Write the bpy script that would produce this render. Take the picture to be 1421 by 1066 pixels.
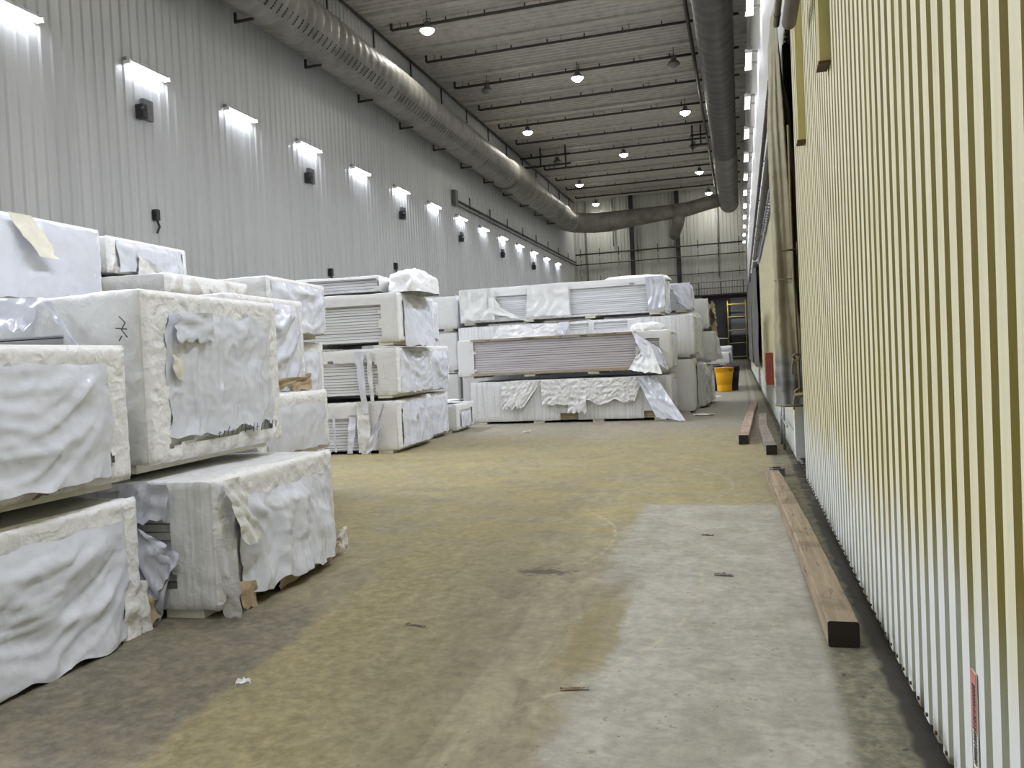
import bpy, math, random
from mathutils import Vector, Matrix, noise as mnoise
for o in list(bpy.data.objects): bpy.data.objects.remove(o, do_unlink=True)
sc = bpy.context.scene; COL = sc.collection
# ------------------------------------------------------------------ camera
F = 1120.0; ROLL = math.radians(2.2); VPX, VPY = 1029.0, 485.0; CAMZ = 1.5
d_ = Vector((VPX-710.5, VPY-533.0, F)).normalized()
up_ = Vector((math.sin(ROLL), math.cos(ROLL), 0))
v_ = (up_ - d_*up_.dot(d_)).normalized(); r_ = v_.cross(d_)
cam = bpy.data.objects.new('camera', bpy.data.cameras.new('camera')); COL.objects.link(cam)
cam.data.sensor_width = 36; cam.data.lens = 36*F/1421; cam.data.clip_end = 300; cam.data.clip_start = 0.05
# columns: camera x, camera y(up), camera z(back) expressed in world
cx_ = Vector((r_.x, d_.x, -v_.x)); cy_ = -Vector((r_.y, d_.y, -v_.y)); cz_ = -Vector((r_.z, d_.z, -v_.z))
M = Matrix(((cx_.x, cy_.x, cz_.x, 0), (cx_.y, cy_.y, cz_.y, 0), (cx_.z, cy_.z, cz_.z, CAMZ), (0, 0, 0, 1)))
cam.matrix_world = M; sc.camera = cam
# ------------------------------------------------------------------ world and exposure
sc.view_settings.view_transform = 'Standard'; sc.view_settings.look = 'None'
sc.view_settings.gamma = 1; sc.view_settings.use_curve_mapping = False
sc.view_settings.exposure = 0.0
w = bpy.data.worlds.new('world'); sc.world = w; w.use_nodes = True
w.node_tree.nodes['Background'].inputs[0].default_value = (0.8, 0.9, 1.0, 1)
w.node_tree.nodes['Background'].inputs[1].default_value = 0.02
BAY_W, TUBE_W = 580.0, 12.0       # lamp powers
BAY_C = (1.0, 0.97, 0.92); TUBE_C = (0.86, 0.90, 1.0)
# ------------------------------------------------------------------ dimensions
XL, XR, YE, YB, H = -12.5, 0.64, 63.5, -8.0, 13.9
R = random.Random(5)
PI = math.pi
# ------------------------------------------------------------------ helpers
class MB:
    def __init__(s): s.v = []; s.f = []; s.m = []
    def add(s, vs, fs, m=0):
        n = len(s.v); s.v += [tuple(p) for p in vs]
        for f in fs: s.f.append(tuple(i+n for i in f)); s.m.append(m)
    def box(s, x0, x1, y0, y1, z0, z1, m=0):
        s.add([(x0,y0,z0),(x1,y0,z0),(x1,y1,z0),(x0,y1,z0),(x0,y0,z1),(x1,y0,z1),(x1,y1,z1),(x0,y1,z1)],
              [(0,3,2,1),(4,5,6,7),(0,1,5,4),(1,2,6,5),(2,3,7,6),(3,0,4,7)], m)
    def tube(s, pts, r, n=8, m=0, cap=True):
        pts = [Vector(p) for p in pts]; rs = r if isinstance(r, (list, tuple)) else [r]*len(pts)
        t0 = (pts[1]-pts[0]).normalized(); a = Vector((0,0,1)) if abs(t0.z) < .9 else Vector((1,0,0))
        u = t0.cross(a).normalized(); base = len(s.v); prev = t0
        for i, p in enumerate(pts):
            t = (pts[min(i+1,len(pts)-1)]-pts[max(i-1,0)]).normalized()
            u = (u - t*u.dot(t)).normalized(); b = t.cross(u)
            for k in range(n):
                an = 2*PI*k/n; s.v.append(tuple(p+(u*math.cos(an)+b*math.sin(an))*rs[i]))
        for i in range(len(pts)-1):
            for k in range(n):
                s.f.append((base+i*n+k, base+i*n+(k+1)%n, base+(i+1)*n+(k+1)%n, base+(i+1)*n+k)); s.m.append(m)
        if cap:
            s.f.append(tuple(base+k for k in range(n))[::-1]); s.m.append(m)
            s.f.append(tuple(base+(len(pts)-1)*n+k for k in range(n))); s.m.append(m)
    def lathe(s, prof, n=24, c=(0,0,0), m=0):
        base = len(s.v)
        for r, z in prof:
            for k in range(n):
                a = 2*PI*k/n; s.v.append((c[0]+r*math.cos(a), c[1]+r*math.sin(a), c[2]+z))
        for i in range(len(prof)-1):
            for k in range(n):
                s.f.append((base+i*n+k, base+i*n+(k+1)%n, base+(i+1)*n+(k+1)%n, base+(i+1)*n+k)); s.m.append(m)
    def grid(s, fn, nu, nv, keep=None, m=0):
        base = len(s.v)
        for j in range(nv+1):
            for i in range(nu+1): s.v.append(tuple(fn(i/nu, j/nv)))
        for j in range(nv):
            for i in range(nu):
                if keep is None or keep((i+.5)/nu, (j+.5)/nv):
                    a = base+j*(nu+1)+i; s.f.append((a, a+1, a+nu+2, a+nu+1)); s.m.append(m)
    def build(s, name, mats, parent=None, smooth=False):
        me = bpy.data.meshes.new(name)
        used = set(i for f in s.f for i in f)
        if len(used) < len(s.v):
            mp = {}; vs = []
            for i in sorted(used): mp[i] = len(vs); vs.append(s.v[i])
            me.from_pydata(vs, [], [tuple(mp[i] for i in f) for f in s.f])
        else: me.from_pydata(s.v, [], s.f)
        if not isinstance(mats, (list, tuple)): mats = [mats]
        for mt in mats: me.materials.append(mt)
        for p, mi in zip(me.polygons, s.m): p.material_index = mi; p.use_smooth = smooth
        o = bpy.data.objects.new(name, me); COL.objects.link(o)
        if parent: o.parent = parent
        return o
def tag(o, label=None, cat=None, group=None, kind=None):
    if label: o['label'] = label
    if cat: o['category'] = cat
    if group: o['group'] = group
    if kind: o['kind'] = kind
    return o
def empty(name, loc=(0,0,0), rz=0):
    o = bpy.data.objects.new(name, None); COL.objects.link(o); o.location = loc; o.rotation_euler = (0,0,rz); return o
def copy_tree(o, parent=None):
    c = o.copy(); COL.objects.link(c)
    if parent: c.parent = parent
    for ch in [x for x in bpy.data.objects if x.parent == o]: copy_tree(ch, c)
    return c
def N3(x, y, z=0.0): return mnoise.noise(Vector((x, y, z)))
def ridge(x, y, z=0.0): return 1-min(1, abs(N3(x, y, z))*2.6)
# ------------------------------------------------------------------ materials
def srgb(r, g, b):
    f = lambda c: (c/255/12.92) if c/255 <= .04045 else ((c/255+.055)/1.055)**2.4
    return (f(r), f(g), f(b), 1)
class Mat:
    def __init__(s, name, col=(.5,.5,.5,1), rough=.5, metal=0.0):
        s.m = bpy.data.materials.new(name); s.m.use_nodes = True; s.t = s.m.node_tree; s.n = s.t.nodes
        s.b = s.n['Principled BSDF']; s.b.inputs['Base Color'].default_value = col
        s.b.inputs['Roughness'].default_value = rough; s.b.inputs['Metallic'].default_value = metal
        s._pos = None
    def link(s, a, b): s.t.links.new(a, b)
    def val(s, inp, v):
        if isinstance(v, bpy.types.NodeSocket): s.link(v, inp)
        else: inp.default_value = v
    def pos(s, obj=False):
        if obj:
            return s.n.new('ShaderNodeTexCoord').outputs['Object']
        if s._pos is None: s._pos = s.n.new('ShaderNodeNewGeometry').outputs['Position']
        return s._pos
    def xyz(s, v):
        n = s.n.new('ShaderNodeSeparateXYZ'); s.link(v, n.inputs[0]); return n.outputs
    def scale(s, v, sc_, off=(0,0,0)):
        n = s.n.new('ShaderNodeMapping'); s.link(v, n.inputs[0]); n.inputs['Scale'].default_value = sc_; n.inputs['Location'].default_value = off; return n.outputs[0]
    def noise(s, v, scale, detail=4, rough=.55, dist=0.0):
        n = s.n.new('ShaderNodeTexNoise'); s.link(v, n.inputs['Vector']); n.inputs['Scale'].default_value = scale
        n.inputs['Detail'].default_value = detail; n.inputs['Roughness'].default_value = rough; n.inputs['Distortion'].default_value = dist
        return n.outputs['Fac']
    def math(s, op, a, b=0.0, c=None, clamp=False):
        n = s.n.new('ShaderNodeMath'); n.operation = op; n.use_clamp = clamp
        s.val(n.inputs[0], a); s.val(n.inputs[1], b)
        if c is not None: s.val(n.inputs[2], c)
        return n.outputs[0]
    def ramp(s, x, a, b):   # smoothstep a..b (b<a flips)
        n = s.n.new('ShaderNodeMapRange'); n.interpolation_type = 'SMOOTHSTEP'; s.val(n.inputs[0], x)
        if a < b: n.inputs[1].default_value = a; n.inputs[2].default_value = b
        else: n.inputs[1].default_value = b; n.inputs[2].default_value = a; n.inputs[3].default_value = 1; n.inputs[4].default_value = 0
        return n.outputs[0]
    def mix(s, fac, a, b, mode='MIX'):
        n = s.n.new('ShaderNodeMix'); n.data_type = 'RGBA'; n.blend_type = mode
        s.val(n.inputs[0], fac); s.val(n.inputs[6], a); s.val(n.inputs[7], b); return n.outputs[2]
    def mul(s, *a):
        r = a[0]
        for x in a[1:]: r = s.math('MULTIPLY', r, x)
        return r
    def color(s, c): s.link(c, s.b.inputs['Base Color'])
    def bump(s, h, strength=.3, dist=.01):
        n = s.n.new('ShaderNodeBump'); n.inputs['Strength'].default_value = strength; n.inputs['Distance'].default_value = dist
        s.link(h, n.inputs['Height']); s.link(n.outputs[0], s.b.inputs['Normal'])
def simple(name, col, rough=.5, metal=0.0, var=.12, scale=6.0, bump=0.0):
    m = Mat(name, col, rough, metal)
    nz = m.noise(m.pos(True), scale)
    dark = tuple(c*(1-var*1.6) for c in col[:3])+(1,); lite = tuple(min(1, c*(1+var)) for c in col[:3])+(1,)
    m.color(m.mix(nz, dark, lite))
    if bump: m.bump(m.noise(m.pos(True), scale*6), bump, .01)
    return m.m
def emit(name, col, strength):
    m = Mat(name, (col[0], col[1], col[2], 1)); m.b.inputs['Emission Color'].default_value = (col[0], col[1], col[2], 1)
    m.b.inputs['Emission Strength'].default_value = strength; return m.m

def wall_mat(name, base, streak, rough=.45):
    m = Mat(name, base, rough, .0); p = m.pos()
    s1 = m.noise(m.scale(p, (3, 3, .15)), 1.0, 5)
    s2 = m.noise(m.scale(p, (.3, .3, .2)), 1.0, 3)
    c = m.mix(m.ramp(s1, .35, .75), base, streak); c = m.mix(m.math('MULTIPLY', s2, .35), c, streak)
    m.color(c); return m.m
M_left = wall_mat('grey_white_wall_panel', srgb(176,177,177), srgb(164,165,165), .36)
M_ceil = wall_mat('ceiling_deck', srgb(190,187,180), srgb(166,163,156), .5)
M_end = wall_mat('end_wall_panel', srgb(190,191,184), srgb(170,171,164))
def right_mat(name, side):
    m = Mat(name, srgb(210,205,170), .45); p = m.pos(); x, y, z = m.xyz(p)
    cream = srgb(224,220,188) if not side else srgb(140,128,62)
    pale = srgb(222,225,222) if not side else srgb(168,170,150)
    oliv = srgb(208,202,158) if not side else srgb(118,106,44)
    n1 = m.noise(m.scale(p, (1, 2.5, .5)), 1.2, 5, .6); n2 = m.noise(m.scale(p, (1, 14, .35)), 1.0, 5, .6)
    lo = m.math('ADD', z, m.math('MULTIPLY', m.math('SUBTRACT', n1, .5), 1.1))
    c = m.mix(m.ramp(n2, .4, .8), cream, oliv)
    c = m.mix(m.ramp(lo, .95, .45), c, pale)
    # pale upper wall beyond the doorway
    c = m.mix(m.mul(m.ramp(y, 10.2, 10.8), m.ramp(z, 4.0, 4.3)), c, srgb(205,206,203))
    # yellow drips
    n3 = m.noise(m.scale(p, (1, 9, .12)), 1.0, 2)
    c = m.mix(m.mul(m.ramp(n3, .66, .74), m.ramp(z, 1.6, .5)), c, srgb(190,178,84))
    # rust and grime near the base
    n4 = m.noise(p, 9, 6)
    c = m.mix(m.mul(m.ramp(z, .16, .0), m.ramp(n4, .42, .6)), c, srgb(92,84,62))
    m.color(c); m.bump(m.noise(p, 60), .08, .002); return m.m
M_right = right_mat('cream_wall_panel', False); M_right_shaded = right_mat('cream_wall_panel_dirty_shaded', True)  # rib slopes and valleys: darker copy, yellow dirt plus shade painted in

def floor_mat():
    m = Mat('concrete_floor', srgb(150,145,120), .62); p = m.pos(); x, y, z = m.xyz(p)
    A, S, Mu = (lambda a, b: m.math('ADD', a, b)), (lambda a, b: m.math('SUBTRACT', a, b)), m.mul
    nl = m.noise(p, .55, 4, .6); nm = m.noise(p, 2.6, 6, .65, .4); nf = m.noise(p, 14, 6, .7); ns = m.noise(m.scale(p, (1, 3.2, 1)), 1.1, 5, .6)
    tone = m.noise(m.scale(p, (1.6, .7, 1)), 3.5, 6, .7, .8)
    base = m.mix(m.ramp(tone, .3, .72), srgb(138,131,104), srgb(176,167,136))
    yel = m.mix(m.ramp(nm, .3, .7), srgb(158,143,90), srgb(184,169,116))
    # worn yellow in the middle distance
    w1 = Mu(m.ramp(A(y, m.math('MULTIPLY', S(nl, .5), 4)), 4.8, 7.5), m.ramp(A(y, m.math('MULTIPLY', S(nl, .5), 5)), 17, 12.5), m.ramp(ns, .3, .62))
    c = m.mix(m.math('MULTIPLY', w1, .9), base, yel)
    # yellow band running in from lower left
    dg = S(x, A(m.math('MULTIPLY', y, -.12), -2.0))         # distance across the band
    dgn = A(dg, m.math('MULTIPLY', S(nm, .5), .3))
    band = Mu(m.ramp(dgn, -.06, .06), m.ramp(A(dgn, m.math('MULTIPLY', S(nl, .5), .9)), 1.3, .3), m.ramp(y, 8, 5.5))
    c = m.mix(m.math('MULTIPLY', band, .6), c, m.mix(m.ramp(nf, .35, .65), srgb(160,146,96), srgb(184,170,122)))
    # damp grey to the left of it
    damp = Mu(m.ramp(dgn, .05, -.05), m.ramp(A(y, m.math('MULTIPLY', S(nm, .5), .4)), 4.75, 4.3))
    dampc = m.mix(m.ramp(nf, .3, .7), srgb(114,109,94), srgb(142,136,120))
    c = m.mix(m.math('MULTIPLY', damp, .9), c, dampc)
    # far floor greyer
    c = m.mix(m.ramp(A(y, m.math('MULTIPLY', S(nl, .5), 5)), 13, 19), c, m.mix(nf, srgb(146,142,126), srgb(172,168,152)))
    # newer light-grey pour on the right
    edge = A(x, m.math('MULTIPLY', S(nm, .5), .34)); edgey = A(y, m.math('MULTIPLY', S(nm, .5), .35))
    patch = Mu(m.ramp(edge, -.86, -.72), m.ramp(edgey, 8.15, 8.0))
    patch = m.math('MAXIMUM', patch, Mu(m.ramp(edge, -1.08, -.9), m.ramp(edgey, 4.9, 5.6), m.ramp(edgey, 8.15, 8.0)))
    pc = m.mix(m.ramp(nm, .28, .72), srgb(164,161,146), srgb(196,193,180))
    pc = m.mix(Mu(m.ramp(nf, .56, .66), m.ramp(m.noise(p, 6), .5, .6)), pc, srgb(138,132,112))
    c = m.mix(m.math('MULTIPLY', patch, .92), c, pc)
    # ochre rectangle beside the pour
    rect = Mu(m.ramp(edge, -.98, -.9), m.ramp(edge, -.66, -.72), m.ramp(edgey, 3.65, 3.8), m.ramp(edgey, 5.2, 4.7))
    c = m.mix(m.math('MULTIPLY', rect, .7), c, srgb(160,146,100))
    # mossy strip against the right wall, then wall-foot shadow painted as a dark band
    strip = m.ramp(A(x, m.math('MULTIPLY', S(nf, .5), .06)), .30, .38)
    sc1 = m.mix(m.ramp(nf, .4, .62), srgb(104,100,76), srgb(140,136,108))
    sc1 = m.mix(m.ramp(m.noise(p, 22, 3), .64, .7), sc1, srgb(48,44,34))
    c = m.mix(m.math('MULTIPLY', strip, .85), c, sc1)
    foot_shade = m.ramp(A(x, m.math('MULTIPLY', S(m.noise(p, 7, 5), .5), .11)), .545, .58)
    c = m.mix(foot_shade, c, srgb(54,50,42))
    # kerb lines along the wall in the distance
    far = m.ramp(y, 12, 14)
    kl = Mu(m.ramp(x, .1, .14), m.ramp(x, .24, .2), far); c = m.mix(m.math('MULTIPLY', kl, .55), c, srgb(96,92,76))
    kl2 = Mu(m.ramp(x, .24, .27), m.ramp(x, .36, .33), far); c = m.mix(m.math('MULTIPLY', kl2, .5), c, srgb(170,166,146))
    # fine aggregate blotches, stains, scuffs
    vo = m.n.new('ShaderNodeTexVoronoi'); m.link(m.scale(p, (1, 1, 1)), vo.inputs['Vector']); vo.inputs['Scale'].default_value = 7; vo.feature = 'SMOOTH_F1'
    sw = Mu(m.ramp(vo.outputs['Distance'], .35, .6), S(1.0, patch))
    c = m.mix(m.math('MULTIPLY', sw, .28), c, srgb(170,162,130))
    spots = Mu(m.ramp(m.noise(p, 30, 2), .70, .76), .6); c = m.mix(spots, c, srgb(66,60,46))
    dkp = m.n.new('ShaderNodeVectorMath'); dkp.operation = 'DISTANCE'; m.link(m.scale(p, (.45, 1, 1)), dkp.inputs[0]); dkp.inputs[1].default_value = (-1.40*.45, 5.48, 0)
    ch = Mu(m.ramp(A(dkp.outputs['Value'], m.math('MULTIPLY', S(nf, .5), .35)), .12, .04)); c = m.mix(m.math('MULTIPLY', ch, .8), c, srgb(70,66,56))
    for (ax, ay, rr, x0, x1, y0, y1) in [(-3.2, 6.4, 2.15, -1.6, -.9, 5.6, 8.0), (-3.3, 5.2, 3.0, -1.4, -.2, 3.2, 5.5), (-2.2, 9.2, 2.05, -.9, .1, 8.0, 10.8)]:
        dd = m.n.new('ShaderNodeVectorMath'); dd.operation = 'DISTANCE'; m.link(p, dd.inputs[0]); dd.inputs[1].default_value = (ax, ay, 0)
        q = m.math('ABSOLUTE', S(A(dd.outputs['Value'], m.math('MULTIPLY', S(nm, .5), .08)), rr))
        k = Mu(m.ramp(q, .022, .008), m.ramp(nf, .4, .55), m.ramp(x, x0, x0+.2), m.ramp(x, x1+.2, x1), m.ramp(y, y0, y0+.3), m.ramp(y, y1+.3, y1))
        c = m.mix(m.math('MULTIPLY', k, .55), c, srgb(196,190,160))
    c = m.mix(.42, c, m.mix(m.ramp(nf, .25, .75), srgb(96,96,98), srgb(178,178,180)), 'OVERLAY')
    n8 = m.noise(m.scale(p, (1, 1.6, 1)), 5.5, 7, .75, 1.2); c = m.mix(.35, c, m.mix(m.ramp(n8, .3, .7), srgb(104,104,106), srgb(168,168,168)), 'OVERLAY')
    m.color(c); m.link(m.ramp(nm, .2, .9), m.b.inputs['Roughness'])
    rg = m.n.new('ShaderNodeMapRange'); m.link(nm, rg.inputs[0]); rg.inputs[3].default_value = .5; rg.inputs[4].default_value = .75; m.link(rg.outputs[0], m.b.inputs['Roughness'])
    m.bump(m.math('ADD', nf, m.noise(p, 60)), .15, .004)
    return m.m
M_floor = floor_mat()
def wrap_mat(name, base, dirt=.5, rough=.42, ribs=False, film=False):
    m = Mat(name, base, rough); p = m.pos(True); g = m.pos(); x, y, z = m.xyz(p)
    n1 = m.noise(g, 2.2, 5, .65); n2 = m.noise(g, 9, 5, .65); n3 = m.noise(g, 30, 4, .6, .6)
    c = m.mix(m.math('MULTIPLY', n1, .12), base, srgb(190,188,182))
    if ribs:
        wv = m.noise(m.scale(p, (22, 22, .6)), 1.0, 3); c = m.mix(m.mul(m.ramp(wv, .45, .65), .35), c, srgb(172,173,175))
    # brownish dirt stains, heavier near the bottom of the bundle
    dm = m.mul(m.ramp(n2, .56, .70), m.ramp(m.noise(g, 1.3, 3), .46, .66), dirt)
    c = m.mix(dm, c, srgb(165,150,120))
    bd = m.mul(m.ramp(z, .24, .0), m.ramp(n2, .40, .6), dirt); c = m.mix(bd, c, srgb(140,122,90))
    m.color(c)
    if film:
        m.b.inputs['Coat Weight'].default_value = .35; m.b.inputs['Coat Roughness'].default_value = .18
        cr = m.math('ABSOLUTE', m.math('SUBTRACT', m.noise(m.scale(g, (4.5, 4.5, 3)), 1.0, 1.5, .45, .2), .5))
        cr2 = m.math('ABSOLUTE', m.math('SUBTRACT', m.noise(g, 11, 2, .5, .5), .5))
        m.bump(m.math('ADD', m.math('MULTIPLY', cr, -1.0), m.math('MULTIPLY', cr2, -.12)), .5, .045)
    else:
        cr = m.math('ABSOLUTE', m.math('SUBTRACT', m.noise(g, 9, 2, .5, .3), .5))
        m.bump(m.math('ADD', m.math('MULTIPLY', n3, .15), m.math('MULTIPLY', cr, -1.0)), .9 if name.startswith('crumpled') else .35, .03)
    return m.m
M_wrap = wrap_mat('white_wrap', srgb(220,221,221), .3)
M_wrap_r = wrap_mat('ribbed_white_wrap', srgb(228,229,231), .22, .4, True)
M_film = wrap_mat('glossy_white_film', srgb(212,215,227), .14, .2, film=True)
M_tape = wrap_mat('crumpled_border_film', srgb(232,232,234), .5, .38)
def sheet_mat(name, a, b):
    m = Mat(name, a, .6); g = m.pos(True); x, y, z = m.xyz(g)
    n = m.noise(m.scale(g, (.7, .7, 30)), 1.0, 4); c = m.mix(m.ramp(n, .3, .7), a, b)
    m.color(c); return m.m
M_sheet = sheet_mat('grey_white_board', srgb(226,227,230), srgb(200,202,206))
M_sheet_p = sheet_mat('mauve_grey_board', srgb(202,198,202), srgb(178,173,178))
M_skid = simple('dusty_skid_foam', srgb(226,222,208), .7, var=.2, scale=5)
M_brown = simple('brown_kraft_paper', srgb(178,158,130), .75, var=.25, scale=8, bump=.3)
M_core = simple('dark_gap_filler', srgb(70,70,72), .8)
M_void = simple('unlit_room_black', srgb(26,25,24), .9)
M_dark = simple('dark_steel', srgb(52,50,48), .5, .3)
M_pipe = simple('dark_pipe_paint', srgb(58,55,52), .5)
M_brownpipe = simple('brown_pipe', srgb(92,82,76), .5)
M_steel = simple('galvanised_steel', srgb(150,150,148), .4, .5)
M_boxgrey = simple('grey_box_paint', srgb(96,96,96), .5)
M_lampoff = simple('unlit_lens', srgb(120,120,116), .3)
def duct_mat(name, a, b, ribs):
    m = Mat(name, a, .5, .0); g = m.pos(); x, y, z = m.xyz(g); n = m.noise(g, 1.5, 5, .6)
    c = m.mix(m.ramp(n, .3, .7), a, b); m.color(c); m.bump(m.noise(g, 7, 4), .3, .03); return m.m
M_duct = duct_mat('grey_duct_cloth', srgb(128,126,120), srgb(106,104,98), True)
M_ductm = duct_mat('grey_metal_duct', srgb(122,120,112), srgb(96,94,86), False)
M_ductd = duct_mat('dark_insulated_duct', srgb(84,81,78), srgb(64,61,59), False)
M_hole = simple('duct_nozzle_black', srgb(24,24,24), .8)
def wood_mat(name, a, b, dk):
    m = Mat(name, a, .75); g = m.pos(True); n = m.noise(m.scale(g, (14, .8, 14)), 1.0, 6, .65, .6); n2 = m.noise(m.scale(g, (40, 3, 40)), 1.0, 4); n3 = m.noise(g, 3, 4)
    c = m.mix(m.ramp(n, .3, .7), a, b); c = m.mix(m.mul(m.ramp(n2, .58, .7), .7), c, dk); c = m.mix(m.mul(m.ramp(n3, .5, .7), .45), c, dk)
    m.color(c); m.bump(n2, .5, .006); return m.m
M_wood = wood_mat('weathered_brown_timber', srgb(160,144,118), srgb(128,112,90), srgb(72,56,42))
M_wood2 = wood_mat('weathered_grey_timber', srgb(140,132,122), srgb(112,104,96), srgb(60,54,48))
M_wood3 = wood_mat('weathered_pinkish_timber', srgb(176,154,140), srgb(146,126,114), srgb(78,62,52))
M_end_grain = simple('dark_end_grain', srgb(44,36,30), .85, var=.35, scale=14)
M_yellow = simple('yellow_bin_plastic', srgb(238,176,16), .42, var=.06)
M_blue = simple('blue_barrel_plastic', srgb(34,40,98), .4)
M_black = simple('black_plastic', srgb(28,28,30), .5)
M_scaf = simple('yellow_scaffold_paint', srgb(158,146,70), .5)
M_red = simple('faded_red_paint', srgb(142,62,54), .6, var=.25)
M_rope = simple('tan_rope', srgb(146,134,94), .8, var=.25, scale=30)
M_trim = simple('olive_trim_paint', srgb(186,176,116), .5)
M_rust = simple('rust_trim', srgb(84,58,30), .7)
M_darkcurt = simple('dark_curtain_fabric', srgb(84,82,78), .7, var=.3, scale=2)
M_greycor = simple('grey_siding', srgb(150,150,152), .5)
M_paint_w = simple('white_paint', srgb(226,226,222), .4)
M_paper = simple('white_scrap_paper', srgb(225,225,220), .7)
M_ink = simple('black_marker_ink', srgb(70,70,76), .6)
M_pink = simple('faded_pink_label', srgb(206,128,116), .5, var=.2, scale=30)
M_bdoor = simple('dark_blue_grey_door', srgb(92,94,102), .6)
M_bpanel = simple('pale_blue_grey_panel', srgb(150,154,168), .5)
M_tube = emit('lit_tube', (.93, .93, 1.0), 9.0)
M_bulb = emit('lit_high_bay_lens', (1.0, .95, .82), 60.0)
M_hem = simple('olive_hem', srgb(122,118,92), .6)
def curtain_mat():
    m = Mat('olive_grey_tarp', srgb(150,148,124), .5); g = m.pos(); x, y, z = m.xyz(g)
    n = m.noise(m.scale(g, (1, 1, 7)), 1.0, 3, .5); n2 = m.noise(g, 3, 4)
    c = m.mix(m.ramp(n, .3, .75), srgb(152,146,116), srgb(138,133,102))
    lo = m.ramp(m.math('ADD', z, m.math('MULTIPLY', m.math('SUBTRACT', n2, .5), .8)), 1.7, 1.2)
    c = m.mix(lo, c, m.mix(m.ramp(n, .4, .6), srgb(96,96,92), srgb(124,124,120))); m.color(c)
    m.bump(m.noise(g, 20), .15, .01); return m.m
M_curt = curtain_mat()

# ------------------------------------------------------------------ room shell
def corr(mb, p0, p1, z0, z1, nrm, pitch, prof, m_flat=0, m_side=0, horiz=None):
    """corrugated sheet from p0 to p1 (xy), ribs vertical; prof = [(frac, out)...]"""
    p0 = Vector(p0); p1 = Vector(p1); L = (p1-p0).length; t = (p1-p0)/L; nr = Vector(nrm)
    pts = []; k = 0
    while k*pitch < L:
        for fr, out in prof:
            s = (k+fr)*pitch
            if s <= L: pts.append((s, out))
        k += 1
    pts.append((L, prof[0][1]))
    base = len(mb.v)
    for s, o in pts:
        q = p0+t*s+nr*o; mb.v.append((q.x, q.y, z0)); mb.v.append((q.x, q.y, z1))
    for i in range(len(pts)-1):
        a = base+2*i; crest = pts[i][1] == pts[i+1][1] and pts[i][1] > 0
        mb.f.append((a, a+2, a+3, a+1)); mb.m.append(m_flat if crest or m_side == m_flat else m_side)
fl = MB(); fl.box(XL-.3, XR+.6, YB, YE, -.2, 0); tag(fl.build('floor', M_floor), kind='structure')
rib = [(0, 0), (.60, 0), (.73, .032), (.84, .032), (.96, 0)]
wl = MB(); corr(wl, (XL, YB), (XL, YE), 0, H, (1,0), .27, rib); wl.box(XL-.3, XL-.02, YB, YE, 0, H)
tag(wl.build('wall_left', M_left), kind='structure')
DX0, DZ = -2.6, 5.45     # doorway in the end wall
we = MB(); corr(we, (XL, YE), (DX0, YE), 0, H, (0,-1), .27, rib); corr(we, (DX0, YE), (XR+.3, YE), DZ, H, (0,-1), .27, rib)
we.box(XL-.3, DX0, YE+.02, YE+.3, 0, H); we.box(DX0, XR+.6, YE+.02, YE+.3, DZ, H)
tag(we.build('wall_end', M_end), kind='structure')
wb = MB(); wb.box(XL-.3, XR+.6, YB-.3, YB, 0, H); tag(wb.build('wall_back', M_left), kind='structure')
OY0, OY1, OZ = 9.5, 10.9, 5.3
ribr = [(0, .0), (.16, .0), (.30, .035), (.86, .035)]
wr = MB(); xw = XR+.035
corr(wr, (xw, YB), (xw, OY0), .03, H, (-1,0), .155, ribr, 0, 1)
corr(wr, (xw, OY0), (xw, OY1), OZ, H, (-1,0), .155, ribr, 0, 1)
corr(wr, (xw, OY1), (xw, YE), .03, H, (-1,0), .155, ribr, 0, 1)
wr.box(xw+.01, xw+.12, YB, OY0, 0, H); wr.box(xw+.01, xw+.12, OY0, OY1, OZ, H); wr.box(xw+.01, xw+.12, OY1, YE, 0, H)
tag(wr.build('wall_right', [M_right, M_right_shaded]), kind='structure')
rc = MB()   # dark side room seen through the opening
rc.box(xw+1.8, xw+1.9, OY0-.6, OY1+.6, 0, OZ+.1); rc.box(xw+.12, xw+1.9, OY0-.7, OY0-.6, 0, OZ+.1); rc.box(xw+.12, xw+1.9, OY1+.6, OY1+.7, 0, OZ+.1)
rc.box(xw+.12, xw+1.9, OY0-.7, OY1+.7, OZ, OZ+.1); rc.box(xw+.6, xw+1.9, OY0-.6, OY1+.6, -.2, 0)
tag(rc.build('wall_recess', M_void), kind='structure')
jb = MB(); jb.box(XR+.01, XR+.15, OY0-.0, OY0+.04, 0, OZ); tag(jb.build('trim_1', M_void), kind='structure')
jb = MB(); jb.box(XR-.01, XR+.16, OY1-.06, OY1, .9, OZ); tag(jb.build('opening_shade_strip', M_void), kind='structure')  # black strip over the wall end, standing in for the opening's darkness
jb = MB(); jb.box(XR-.03, XR+.15, OY1-.18, OY1, .1, .9); tag(jb.build('trim_2', M_right), kind='structure')
ce = MB(); base = 0   # deck ribs run across the hall
corr(ce, (0, YB), (0, YE), XL-.3, XR+.6, (1,0), .3, [(0,0),(.5,0),(.6,.05),(.9,.05)])
ce.v = [(z, y, H-x) for (x, y, z) in ce.v]; ce.box(XL-.3, XR+.6, YB, YE, H+.02, H+.2)
k = 0
while YB+3.4*k < YE:     # shallow roof beams above each pipe run
    yy = 60.6-3.43*k
    if yy > YB: ce.box(XL, XR, yy+.1, yy+.45, H-.12, H-.03)
    k += 1
tag(ce.build('ceiling', M_ceil), kind='structure')
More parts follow.
